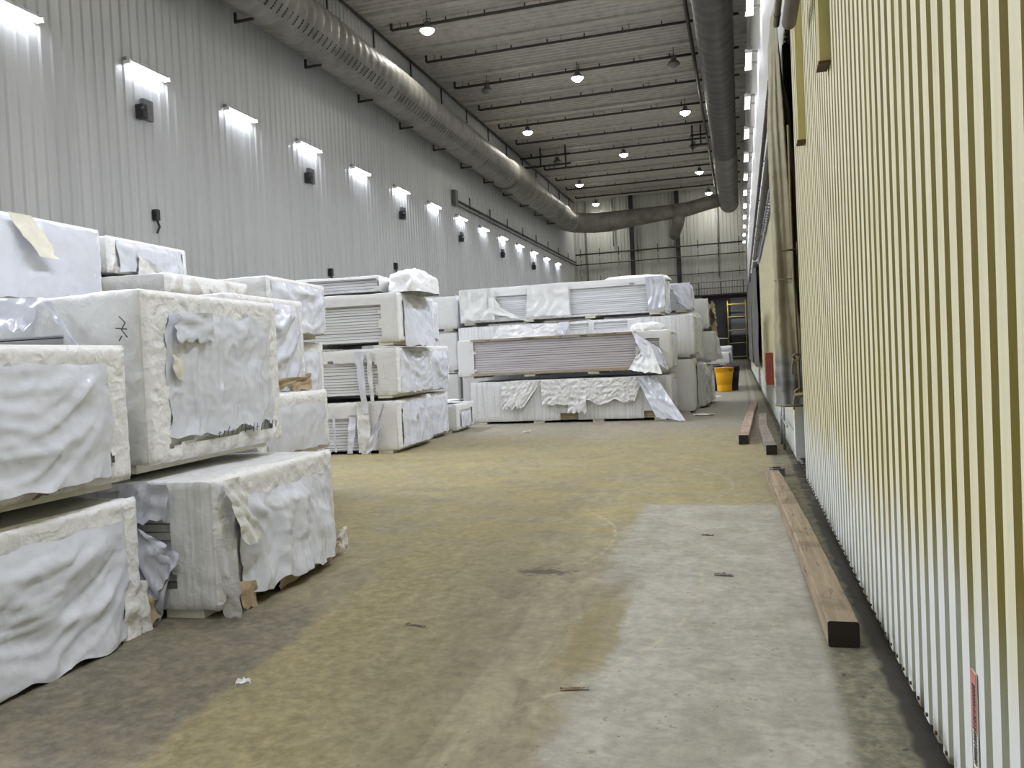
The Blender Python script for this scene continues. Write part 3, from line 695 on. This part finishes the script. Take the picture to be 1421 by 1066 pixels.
# --- third stack
bundle('floor-level bundle hidden low between the second and fourth stacks', -3.98, 5.98, 0, .62, 1.35, 3.2, 3, 31, .07, film=dict(style='mix'), group=G1_)
bundle('dull white bundle second from the floor in the third stack', -3.98, 5.98, .66, 1.30, 1.35, 3.2, 3, 32, .045, film=dict(style='tight', amp=.04), group=G1_, crumple=1.4)
t, fp, f = bundle('bundle with deeply swagged silver film and a brown paper bottom edge, third stack', -4.22, 5.98, 1.34, 2.20, 1.36, 3.2, 3, 33, .04, film=dict(style='swag', amp=.09, z0=.08, z1=.80, k=.8), group=G1_, crumple=1.4)
sheetpatch(t, [(.04,.2,.0),(.04,1.3,.02),(.06,1.3,.10),(.06,.2,.08)], 'brown_liner', M_brown, 17, 16, 5, .04, 3, Vector((1,0,0)))
bundle('thin bundle lying on top of the third stack', -4.82, 5.98, 2.24, 2.42, 1.34, 3.0, 3, 34, .05, film=None, group=G1_, skid=False, crumple=1.6)
t, fp, f = bundle('smaller topmost bundle with folded glossy film, right of the upper left one', -5.45, 6.02, 2.46, 2.80, 1.16, 2.2, 3, 35, .045, film=dict(style='mix', amp=.06, z0=.02, z1=.30), group=G1_, skid=False, crumple=1.8, border=.08)
sheetpatch(t, [(.04,.30,-.05),(.10,1.0,-.08),(.05,.7,.05),(.04,.32,.20)], 'torn_flap', M_wrap, 41, 12, 8, .05, 3, Vector((1,-.3,0)))
# --- fourth stack
bundle('floor-level bundle of the fourth stack behind the large near bundles', -5.0, 7.5, 0, 1.0, 1.5, 3.2, 2, 41, .06, film=dict(style='mix', amp=.05), group=G1_)
t, fp, f = bundle('middle bundle of the fourth stack with an orange-brown torn corner', -4.95, 7.5, 1.04, 1.83, 1.5, 3.2, 2, 42, .05, film=dict(style='mix', amp=.07), group=G1_, crumple=1.5)
sheetpatch(t, [(.10,.5,.22),(.10,.9,.24),(.10,.9,.42),(.10,.5,.40)], 'torn_tag', M_brown, 43, 6, 6, .04, 3, Vector((1,0,0)))
bundle('top bundle of the fourth stack with puckered glossy film', -4.82, 7.56, 1.87, 2.53, 1.45, 2.2, 5, 43, .04, film=dict(style='mix', amp=.08, y0=.05, y1=1.4, z0=.05, z1=.6), group=G1_, crumple=1.7)
# --- fifth stack, open fronts
def strips(t, specs, seed):
    for i, (x, za, zb, w, x2) in enumerate(specs):
        ribbon(t, [(x,-.01,za),(x+(x2-x)*.4,-.03,(za+zb)/2),(x2,-.04,zb)], w, 'torn_strip', M_wrap if i % 2 else M_film, seed+i, Vector((0,-1,0)), 22, 4, .03, taper=w*.7)
t, fp, f = bundle('floor-level bundle with shredded plastic strips over open grey boards, fifth stack', -5.70, 12.71, 0, .91, 1.9, 4.6, 4, 51, .05, wins=[(-4.2,-.70,.05,.64)], film=dict(style='vert', amp=.09, z0=.10, z1=.85, y0=.2, y1=1.85), group=G2_, crumple=1.6)
strips(t, [(-.80,.66,.02,.14,-.86),(-.60,.9,-.0,.24,-.56),(-1.15,.7,.05,.05,-1.12),(-.68,.66,.03,.10,-.66)], 61)
sheetpatch(t, [(-.62,-.03,.0),(-.34,-.05,.10),(-.26,-.03,.62),(-.20,-.03,.88)], 'draped_film', M_film, 52, 12, 16, .05, 3)
sheetpatch(t, [(-2.1,-.35,-.0),(-1.2,-.30,.02),(-1.2,-.02,.06),(-2.1,-.02,.06)], 'floor_scrap', M_film, 53, 12, 8, .0, 3)
t, fp, f = bundle('second bundle up of the fifth stack, open grey boards with two narrow hanging strips', -5.66, 12.71, .95, 1.82, 1.9, 4.6, 4, 52, .05, wins=[(-4.2,-.38,.04,.64)], film=dict(style='mix', amp=.09, z0=.08, z1=.80), group=G2_, crumple=1.5)
strips(t, [(-.66,.82,-.25,.15,-.58),(-.48,.82,-.04,.09,-.44)], 71)
t, fp, f = bundle('third bundle up of the fifth stack with a wide open front of grey boards', -5.60, 12.71, 1.86, 2.76, 1.9, 4.6, 3, 53, .05, wins=[(-4.2,-.34,.05,.70)], film=dict(style='tight', amp=.11, y0=.25, y1=1.8, z0=-.02, z1=.84, flare=.10), group=G2_, crumple=1.4)
t, fp, f = bundle('thin opened bundle of boards lying on top of the fifth stack', -6.0, 12.9, 2.80, 3.10, 1.4, 4.0, 3, 54, .05, wins=[(-3.9,-.05,.06,.24)], film=None, group=G2_, skid=False, border=False)
def lump(label, X, Y, z0, sx, sy, sz, seed, parent=None, name='crumpled_film_heap', group=None, mat=None):
    b = MB()
    def fn(u, v):
        th = u*2*PI; ph = v*PI*.5
        rx = (abs(math.cos(th))**.6)*(1 if math.cos(th) > 0 else -1); ry = (abs(math.sin(th))**.6)*(1 if math.sin(th) > 0 else -1)
        c = math.cos(ph)**.5; p = Vector((rx*c*sx/2, ry*c*sy/2, math.sin(ph)**.8*sz))
        k = 1+.10*(ridge(p.x*3.5+seed, p.y*3.5, p.z*3.5)-.5)+.06*N3(p.x*8, p.y*8+seed, p.z*8)
        q = p*k
        return (q.x, q.y, q.z) if parent else (X+q.x, Y+q.y, z0+q.z)
    b.grid(fn, 44, 22); o = b.build(name, mat or M_tape, parent, True)
    if parent: o.location = (X, Y, z0)
    else: tag(o, label, 'plastic', group)
    return o
lump('domed heap of crumpled white plastic on the top right of the open fifth stack', -5.62, 13.55, 2.77, .66, 1.3, .42, 3)
# --- sixth stack
bundle('floor-level bundle of the narrow stack behind the open stack', -5.98, 14.78, 0, .92, 1.25, 3.4, 2, 61, .08, film=dict(style='mix', amp=.06), group=G2_)
bundle('middle bundle with swagged film of the narrow stack behind the open stack', -5.92, 14.78, .96, 1.87, 1.25, 3.4, 2, 62, .06, film=dict(style='swag', amp=.09, z0=.04), group=G2_, crumple=1.5)
bundle('top bundle of the narrow stack behind the open stack', -6.1, 14.78, 1.91, 2.80, 1.25, 3.4, 2, 63, .07, film=dict(style='mix', amp=.06), group=G2_)
t, fp, f = bundle('small low white bundle on the floor left of the long back stack', -5.90, 16.2, 0, .62, 1.4, 1.6, 4, 64, .05, film=dict(style='tight', amp=.05, y0=.3, y1=1.1, z0=.1, z1=.42), group=G2_, crumple=1.2)
sheetpatch(t, [(-.9,.0,.64),(-.1,.0,.66),(.0,1.0,.66),(-.9,1.0,.64)], 'loose_sheet', M_wrap, 65, 10, 6, .02, 3, Vector((0,0,1)))
# --- long back stacks
t, fp, f = bundle('long floor-level bundle draped with crumpled torn film along its upper front', -1.56, 18.3, 0, 1.02, 1.7, 4.72, 0, 71, .06, wins=[(-2.55,-2.15,.04,.20),(-.62,-.10,.04,.22)], film=dict(style='tight', amp=.03), group=G3_, wrap=M_wrap_r, sheet=M_brown, border=.1)
sheetpatch(t, [(-2.95,-.06,.42),(-.80,-.06,.45),(-.58,-.03,1.00),(-2.95,-.03,1.00)], 'draped_film', M_tape, 72, 80, 26, .028, 14, jag=.16, skew=(2.0,.45))
sheetpatch(t, [(-3.95,-.06,.36),(-3.40,-.06,.38),(-2.95,-.03,.98),(-3.9,-.03,.98)], 'draped_film_corner', M_tape, 73, 32, 22, .03, 8, jag=.14, skew=(1,.7))
sheetpatch(t, [(-2.35,-.07,.22),(-1.9,-.07,.24),(-1.9,-.05,.6),(-2.3,-.05,.6)], 'hanging_shred', M_tape, 74, 10, 10, .05, 3, jag=.12)
sheetpatch(t, [(-.30,-.25,.08),(.35,-.55,.02),(-.30,-.05,.98),(-.75,-.03,1.0)], 'torn_film_spill', M_film, 75, 18, 22, .06, 3, jag=.03)
t, fp, f = bundle('long bundle of bare mauve-grey boards with torn plastic at its right end', -1.52, 18.3, 1.10, 2.04, 1.7, 5.05, 0, 76, .06, wins=[(-4.62,-.78,.10,.90),(-.58,-.28,.45,.75)], film=dict(style='vert', amp=.03), group=G3_, sheet=M_sheet_p, border=.1)
sheetpatch(t, [(-.95,-.05,.05),(-.15,-.50,-.05),(-.42,-.12,.62),(-.70,-.05,.45)], 'torn_film_fold', M_wrap, 77, 16, 12, .06, 3, jag=.05)
sheetpatch(t, [(-.62,-.20,.40),(-.02,-.25,.02),(-.22,-.08,.50),(-.85,-.03,.95)], 'torn_film_flap', M_film, 78, 16, 12, .06, 3, jag=.03)
sheetpatch(t, [(-.62,-.16,.48),(-.42,-.18,.34),(-.40,-.12,.52),(-.58,-.08,.66)], 'brown_paper_scrap', M_brown, 79, 8, 6, .05, 3)
b = MB(); b.box(-4.7,-.75,-.03,.02,.90,.925); b.box(-4.7,-.75,-.02,.04,.085,.115); b.build('edge_board', M_brown, t)
lump('', -.55, .5, .90, .8, .9, .22, 9, t, 'torn_film_heap')
bundle('hidden floor-level bundle behind the draped one in the back stack', -1.15, 20.2, 0, 1.34, 1.4, 6.0, 0, 81, .1, film=None, group=G3_)
t, fp, f = bundle('long wrapped bundle just above and behind the bare mauve-grey boards', -1.10, 20.2, 1.38, 2.43, 1.4, 6.1, 0, 82, .07, wins=[(-2.45,-1.62,.78,.97),(-3.1,-2.6,.76,.97)], film=dict(style='tight', amp=.03), group=G3_, wrap=M_wrap_r, border=.1)
sheetpatch(t, [(-5.2,-.05,.60),(-3.2,-.05,.70),(-3.3,-.02,1.0),(-4.9,-.02,1.04)], 'draped_film', M_tape, 83, 34, 10, .06, 6, jag=.1)
ribbon(t, [(-3.2,-.02,1.03),(-3.25,-.05,.85),(-3.35,-.05,.62)], .25, 'hanging_strip', M_film, 7, Vector((0,-1,0)), 10, 4, .03)
t, fp, f = bundle('top long bundle of the back stack with two openings showing board edges', -1.78, 20.2, 2.47, 3.42, 1.4, 5.35, 0, 84, .06, wins=[(-2.36,-.33,.10,.78),(-4.32,-3.42,.16,.72)], film=dict(style='vert', amp=.05), group=G3_, crumple=1.3, border=.1)
sheetpatch(t, [(-4.5,-.05,.28),(-3.3,-.06,-.02),(-4.1,-.02,.30),(-4.5,-.02,.86)], 'torn_film_triangle', M_wrap, 85, 14, 14, .05, 3)
sheetpatch(t, [(-5.25,-.05,.12),(-4.35,-.05,.10),(-4.35,-.02,.93),(-5.25,-.02,.93)], 'loose_cover', M_wrap, 86, 16, 14, .06, 3)
sheetpatch(t, [(-3.5,-.05,.14),(-2.35,-.05,.10),(-2.4,-.02,.90),(-3.45,-.02,.88)], 'loose_cover', M_wrap, 87, 20, 14, .05, 4)
sheetpatch(t, [(-.38,-.05,.10),(.03,-.05,.18),(-.0,-.02,.93),(-.45,-.02,.93)], 'loose_corner', M_film, 88, 12, 14, .06, 3)
lump('', -.75, .5, .86, 1.7, .9, .16, 19, t, 'crumpled_top_film')
bundle('white bundle at the left end of the top row of the back stack', -7.25, 20.3, 2.36, 3.30, 1.4, 2.4, 0, 89, .08, film=dict(style='tight'), group=G3_)
bundle('plain white bundle under the left end of the top row, behind the small low bundle', -7.3, 20.3, 1.25, 2.32, 1.4, 2.4, 0, 90, .1, group=G3_)
bundle('floor-level white bundle behind the small low one', -7.3, 20.3, 0, 1.21, 1.4, 2.4, 0, 91, .1, group=G3_)
# --- stacks behind the right end
bundle('floor-level bundle with wavy crumpled cover at the right end of the back stack', -.98, 21.8, 0, 1.20, 1.35, 3.0, 0, 92, .05, film=dict(style='swag', amp=.10, k=.1, z0=.1, z1=1.1), group=G3_, crumple=3.0)
bundle('middle bundle of the stack just behind the right end of the long back stack', -1.08, 21.8, 1.24, 2.52, 1.35, 3.0, 0, 93, .06, film=dict(style='vert', amp=.05), group=G3_)
t, fp, f = bundle('top bundle with open board edges right of the long top bundle', -1.26, 21.8, 2.56, 3.32, 1.35, 2.4, 0, 94, .05, wins=[(-.75,-.24,.08,.62)], film=dict(style='vert', amp=.05), group=G3_)
sheetpatch(t, [(-.28,-.05,.25),(.03,-.05,.02),(.02,-.02,.76),(-.50,-.02,.76)], 'draped_corner', M_film, 95, 10, 12, .05, 3)
bundle('floor-level bundle of the farthest tall stack, nearly hidden', -.86, 23.35, 0, 1.12, 1.4, 2.6, 0, 96, .08, film=dict(style='vert'), group=G3_)
bundle('middle white bundle of the farthest tall stack', -.70, 23.35, 1.16, 2.06, 1.4, 2.6, 2, 97, .05, film=dict(style='vert', amp=.09, flare=.1), group=G3_, crumple=2)
t, fp, f = bundle('top bundle with hanging brown paper of the farthest tall stack', -.88, 23.35, 2.10, 3.0, 1.4, 2.6, 2, 98, .05, film=dict(style='vert', amp=.07), group=G3_, crumple=2)
sheetpatch(t, [(.06,.30,-.25),(.10,.9,-.3),(.05,1.1,.75),(.02,.25,.82)], 'brown_paper_flap', M_brown, 99, 12, 16, .12, 3, Vector((1,-.2,0)), jag=.2)
t, fp, f = bundle('low white bundle on the floor behind the yellow bin', -.62, 31.5, 0, .90, 3.0, 1.6, 0, 101, .08, film=dict(style='tight'), group=G3_)
t, fp, f = bundle('white bundle directly above and behind the yellow bin', -.44, 31.5, .94, 1.42, 1.5, 2.0, 0, 102, .06, film=None, sidewins=[(.1,1.4,.08,.42)], group=G3_, border=False)
t, fp, f = bundle('bundle with striped cream board edges above and behind the yellow bin', -.36, 33.05, .94, 1.68, 1.4, 1.9, 0, 103, .06, sidewins=[(.1,1.3,.1,.66)], wins=[(-1.8,-.05,.50,.62)], film=None, group=G3_, border=False)
# ------------------------------------------------------------------ bins
def bin_(name, loc, r0, r1, h, m, label, cat, handles=True):
    t = empty(name, loc)
    b = MB(); b.lathe([(0,0),(r0*.96,0),(r0,.02),(r0*.96+.04*r1,h*.3),(r1*.95,h*.80),(r1*1.02,h*.81),(r1*1.02,h*.97),(r1*1.07,h*.975),(r1*1.07,h),(r1*.98,h),(r1*.96,h*.8),(r0*.92,.05),(0,.05)], 36); b.build('body', m, t, True)
    if handles:
        for s in (-1, 1):
            b = MB(); b.tube([(s*.09-.0+r1*.55, -r1*.92, h*.86), (s*.0+r1*.55, -r1*1.0, h*.9), (r1*.55+.1, -r1*.86, h*.86)] if s > 0 else [(-r1*1.0,-.08,h*.84),(-r1*1.12,0,h*.80),(-r1*1.0,.08,h*.84)], .016, 6); b.build('handle', M_rust if s > 0 else m, t)
    tag(t, label, cat); return t
bin_('yellow_bin', (-.64, 30.3, 0), .26, .33, .88, M_yellow, 'yellow round plastic bin standing on the floor before the far bundles', 'bin')
bin_('blue_barrel', (-.98, 30.95, 0), .24, .27, .92, M_blue, 'dark blue barrel half hidden left of the yellow bin', 'barrel', False)
bin_('black_bin', (-.36, 30.98, 0), .20, .27, .90, M_black, 'black bin half hidden right of the yellow bin', 'bin', False)
# ------------------------------------------------------------------ timbers
def timber(label, pts, w, h, m, name='timber_beam', seed=1):
    t = empty(name, (pts[0][0], pts[0][1], 0)); p0 = Vector((pts[0][0], pts[0][1], 0)); P = [Vector((x, y, 0))-p0 for x, y in pts]
    b = MB(); n = 40; c = .008
    ring = [(-w/2+c,0),(w/2-c,0),(w/2,c),(w/2,h-c),(w/2-c,h),(-w/2+c,h),(-w/2,h-c),(-w/2,c)]
    def at_(s):
        s *= len(P)-1; i = min(int(s), len(P)-2); f_ = s-i
        a = P[max(i-1,0)]; b0 = P[i]; c0 = P[i+1]; d0 = P[min(i+2,len(P)-1)]
        return .5*((2*b0)+(c0-a)*f_+(2*a-5*b0+4*c0-d0)*f_*f_+(-a+3*b0-3*c0+d0)*f_**3)
    for j in range(n+1):
        s = j/n; q = at_(s); tn = (at_(min(1,s+.01))-at_(max(0,s-.01))).normalized(); sd = Vector((tn.y, -tn.x, 0))
        for x, z in ring:
            k = .004*N3(x*30+seed, s*30, z*30) if z > .02 else 0
            v = q+sd*(x+k); b.v.append((v.x, v.y, z+k))
    for j in range(n):
        for k in range(8): b.f.append((j*8+k, j*8+(k+1)%8, (j+1)*8+(k+1)%8, (j+1)*8+k)); b.m.append(0)
    b.f.append(tuple(range(8))[::-1]); b.m.append(0); b.f.append(tuple(n*8+k for k in range(8))); b.m.append(0)
    b.build('beam', m, t)
    tn = (P[0]-at_(.02)).normalized(); sd = Vector((tn.y, -tn.x, 0)); e = MB()
    vs = [at_(0)+tn*.003+sd*x*.97+Vector((0,0,z*.97+.002)) for x, z in ring]; e.add(vs+[v-tn*.002 for v in vs], [tuple(range(8)), tuple(range(15,7,-1))]); e.build('end_grain', M_end_grain, t)
    tag(t, label, 'timber', 'square timbers on the floor by the right wall'); return t
timber('long weathered brown square timber lying nearest on the floor by the cream wall', [(.435,4.24),(.40,6.0),(.34,8.0),(.28,9.45)], .15, .132, M_wood)
timber('bowed grey timber with a dark end, closest to the wall of the two far ones', [(.355,11.85),(.37,13.2),(.40,15.2),(.45,17.9)][0:1]+[(.335,13.4),(.325,15.4),(.39,17.8)], .15, .14, M_wood2, seed=4)
timber('slanted pinkish-brown timber with a dark end, farther from the wall', [(-.02,13.2),(.07,16),(.14,18.3),(.27,21.5)], .155, .15, M_wood3, seed=7)
t = empty('concrete_block', (.35, 9.95, 0)); t.rotation_euler = (0,0,.15)
b = MB(); b.box(-.07,.07,-.10,-.075,0,.09); b.box(-.07,.07,.075,.10,0,.09); b.box(-.07,-.05,-.075,.075,0,.09); b.box(.05,.07,-.075,.075,0,.09); b.box(-.05,.05,-.075,.075,0,.05)
b.build('shell', M_boxgrey, t); tag(t, 'small dark grey hollow block on the floor beyond the long brown timber', 'block')
# ------------------------------------------------------------------ right wall fittings
def pipe_thing(name, pts, r, m, label, cat='pipe', n=16):
    t = empty(name, pts[0]); p0 = Vector(pts[0])
    b = MB(); b.tube([Vector(p)-p0 for p in pts], r, n); b.build('pipe', m, t, True)
    b = MB(); L_ = (Vector(pts[-1])-p0).length; d = (Vector(pts[-1])-p0).normalized(); k = 1.0
    while k < L_-.1: b.tube([d*k-d*.03, d*k+d*.03], r*1.12, n); k += 2.2
    b.build('coupling', m, t, True)
    k = .6
    while k < L_: q = d*k; bb = MB(); bb.box(0, xw-p0.x-.037, q.y-.015, q.y+.015, -.01, .01); bb.build('wall_clip', M_dark, t); k += 4.4
    tag(t, label, cat); return t
pipe_thing('roller_pipe', [(.49,-2,4.25),(.49,7.35,4.25)], .06, M_brownpipe, 'thick dark grey pipe end high on the right wall before the tied curtain')
pipe_thing('roller_pipe', [(.49,11.4,4.25),(.49,26,4.25)], .06, M_boxgrey, 'grey jointed pipe high on the right wall beyond the tied curtain')
pipe_thing('thin_pipe', [(.52,2,5.2),(.52,9.9,5.2)], .035, M_brownpipe, 'thin brown pipe above the thick one on the right wall')
pipe_thing('thin_pipe', [(.52,11.9,5.2),(.52,60,5.2)], .035, M_brownpipe, 'thin brown pipe on the right wall beyond the tied curtain')
for (y0, y1, lab) in ((5.84,6.0,'olive vertical trim channel on the cream wall, nearer one'), (7.95,8.1,'olive vertical trim channel on the cream wall, next to the doorway')):
    t = empty('trim_channel', (XR-.035, y0, 3.4)); b = MB(); b.box(-.03,.04,0,y1-y0,0,4.5); b.build('channel', M_trim, t)
    b = MB(); b.box(-.04,.03,-.01,y1-y0+.01,-.02,0); b.build('rusty_foot', M_rust, t); tag(t, lab, 'trim', 'olive trim channels on the cream wall')
# tied curtain
t = empty('tied_curtain', (.56, 10.45, .78))
def cprof(z):   # world z -> (rx, ry, cx, cy)
    ks = [(.78,.20,.20,.60,10.42),(1.1,.20,.20,.60,10.42),(1.6,.19,.18,.59,10.42),(2.1,.15,.14,.575,10.40),(2.32,.13,.10,.565,10.40),(2.6,.14,.14,.565,10.42),(3.2,.15,.24,.56,10.45),(4.2,.13,.42,.54,10.6),(5.0,.06,.75,.52,10.75),(5.42,.03,.85,.50,10.75)]
    for a, b_ in zip(ks, ks[1:]):
        if z <= b_[0]:
            k = max(0,(z-a[0])/(b_[0]-a[0])); k = k*k*(3-2*k); return [a[i]+(b_[i]-a[i])*k for i in range(1,5)]
    return ks[-1][1:]
def cfn(u, v):
    z = .78+4.64*v; rx, ry, cx0, cy0 = cprof(z); th = u*2*PI
    pinch = math.exp(-((z-2.32)/.5)**2); fold = .10+.22*pinch+.05*(z > 3)
    k = 1+fold*math.sin(th*5+z*.4)*.8+.05*math.sin(th*11+z)+.05*N3(math.cos(th)*2, math.sin(th)*2, z*1.5)
    band = .012*abs(math.sin(z*16))*(1 if z < 1.9 else .3)
    return Vector((cx0+rx*math.cos(th)*k+band-.56, cy0+ry*math.sin(th)*k-10.45, z-.78))
b = MB(); b.grid(cfn, 80, 90); b.build('fabric', M_curt, t, True)
b = MB(); pts = []
for i in range(33):
    th = i/32*2*PI; rx, ry, cx0, cy0 = cprof(.8); pts.append((cx0+rx*1.05*math.cos(th)-.56, cy0+ry*1.05*math.sin(th)-10.45, .02))
b.tube(pts, .016, 6, cap=False); b.build('bottom_hem', M_hem, t, True)
tag(t, 'olive-grey curtain gathered and tied into a hanging bundle beside the cream wall', 'curtain')
t = empty('tie_rope', (.62, 10.1, .9))
b = MB(); b.tube([(0,.0,3.2),(.0,.0,2.4),(.0,-.02,1.43),(.01,-.04,.7),(.03,-.06,.0)], .014, 8); b.build('rope', M_rope, t, True)
def knot(p, r, nm):
    b = MB(); pts = [(p[0]+r*math.cos(a)*(1+.3*math.sin(3*a)), p[1]+r*.5*math.sin(2*a), p[2]+r*math.sin(a)) for a in [i*2*PI/24 for i in range(25)]]
    b.tube(pts, .013, 6, cap=False); b.tube([(p[0]-r,p[1],p[2]-.01),(p[0]-r*1.5,p[1],p[2]-.08),(p[0]-r*1.6,p[1],p[2]-.2)], .01, 6); b.build(nm, M_rope, t, True)
knot((.0,-.05,.48), .035, 'knot'); knot((.02,-.06,.06), .045, 'lower_knot')
b = MB(); b.tube([(-.03,-.06,.04),(.10,-.15,.05)], .02, 8); b.build('hook', M_rope, t, True)
b = MB(); pts = []
for i in range(25):
    th = i/24*2*PI; pts.append((-.055+.15*math.cos(th), .30+.13*math.sin(th), 1.42))
b.tube(pts, .006, 6, cap=False); b.build('tie_cord', M_hem, t, True)
tag(t, 'tan knotted rope hanging down the tied curtain', 'rope')
b = MB(); b.tube([(.50,9.9,2.62),(.66,9.86,2.62)], .012, 8); b.tube([(.66,9.86,2.55),(.66,9.86,2.70)], .015, 6)
tag(b.build('curtain_pin', M_rust, None, True), 'short rusty rod crossing the rope above the curtain waist', 'rod')
# stuff below/behind the curtain
b = MB(); b.tube([(.56,13.2,.0),(.56,13.2,.75)], .025, 8); b.tube([(.56,12.5,.0),(.56,12.5,.75)], .02, 8); b.tube([(.56,11.6,.42),(.56,13.2,.42)], .015, 8)
tag(b.build('stub_pipe', M_steel, None, True), 'small grey upright pipes with a crossbar under the tied curtain', 'pipe')
b = MB(); b.box(.50,.63,18.0,18.9,.72,1.40); b.box(.49,.50,18.05,18.85,.76,1.36)
tag(b.build('red_cabinet', M_red), 'faded red box mounted on the cream wall beyond the tied curtain', 'box')
b = MB(); 
b.box(.60,.635,14.0,26.4,4.15,4.9)
corr(b, (.60,11.6), (.60,26.4), 4.12, 5.0, (-1,0), .35, [(0,0),(.5,0),(.6,.03),(.9,.03)])
tag(b.build('grey_siding', M_greycor), 'grey ribbed siding panel above the cream wall beyond the curtain', 'panel')
def dcurt(y0, y1, z0, z1, label, seed):
    b = MB(); b.grid(lambda u, v: Vector((.50+.05*math.sin(u*(y1-y0)*5+seed)+.03*N3(u*9, v*3, seed), y0+(y1-y0)*u, z0+(z1-z0)*v+.06*N3(u*20, seed)*(1-v))), int((y1-y0)*8), 10)
    b.box(.46,.62,y0,y1,z1-.05,z1+.12)
    tag(b.build('strip_curtain', M_darkcurt, None, True), label, 'curtain', 'dark curtains over doorways in the right wall')
dcurt(27.4, 34.5, .9, 4.2, 'dark grey curtain on the right wall, nearer of the two', 2)
dcurt(36.0, 54, .9, 4.6, 'dark grey curtain on the right wall, farther of the two', 5)
# torn label low on the near wall
t = empty('wall_label', (XR-.003, 2.62, .20))
b = MB(); b.box(-.003,0,.03,.085,0,.30); b.build('pale_label', M_skid, t)
b = MB(); b.box(-.005,-.003,.03,.085,.12,.30); b.build('pink_label', M_pink, t)
b = MB(); rr = random.Random(8); z = .02
while z < .26:
    h_ = rr.choice((.003,.005,.008)); b.box(-.007,-.005,.036,.06,z,z+h_); z += h_+rr.choice((.004,.006))
b.build('print_bars', M_ink, t); tag(t, 'torn pink and cream barcode label low on the near cream wall', 'label')
# screws along the wall foot
b = MB()
for k in range(60): b.box(.632,.642,1.9+.155*k+.085,1.9+.155*k+.097,.05,.062)
tag(b.build('screw_heads', M_rust), 'row of rusty screw heads along the foot of the cream wall', 'screws', kind='stuff')
# small litter
def scrap(name, label, x, y, sx, sy, rz, m, h=.012, seed=1):
    b = MB(); b.grid(lambda u, v: Vector(((u-.5)*sx, (v-.5)*sy*(1-.5*abs(u-.5)), h*(.4+abs(N3(u*3, v*3, seed)*1.4)))), 8, 5)
    b.grid(lambda u, v: Vector(((u-.5)*sx, (.5-v)*sy*(1-.5*abs(u-.5)), 0)), 8, 5)
    o = b.build(name, m); o.location = (x, y, .001); o.rotation_euler = (0,0,rz); tag(o, label, 'litter', 'litter on the floor')
scrap('wood_splinter', 'brown wood splinter on the floor below the ochre patch', -.78, 3.52, .13, .018, .25, M_wood, .015, 2)
scrap('wood_splinter', 'dark twig on the pale concrete near the middle of the pour', -.17, 5.5, .12, .03, -.1, M_wood2, .015, 3)
scrap('wood_splinter', 'small dark splinter on the pale concrete, the far one', -.32, 6.7, .1, .03, -.2, M_wood2, .012, 4)
scrap('paper_scrap', 'white paper scrap on the floor near the left foreground', -2.37, 3.33, .07, .05, .5, M_paper, .02, 5)
scrap('paper_scrap', 'tiny white paper scrap on the floor before the long back stack', -4.3, 16.0, .16, .12, .2, M_paper, .03, 6)
scrap('paper_scrap', 'pale paper scrap on the floor at the right end of the back stack', -.9, 19.4, .5, .3, .1, M_skid, .03, 7)
scrap('paper_scrap', 'white paper scrap on the floor left of the yellow bin', -.95, 27.0, .5, .5, .1, M_paper, .03, 8)
scrap('wood_splinter', 'thin dark splinter left of the ochre patch', -1.86, 4.25, .14, .015, -.2, M_wood2, .01, 9)
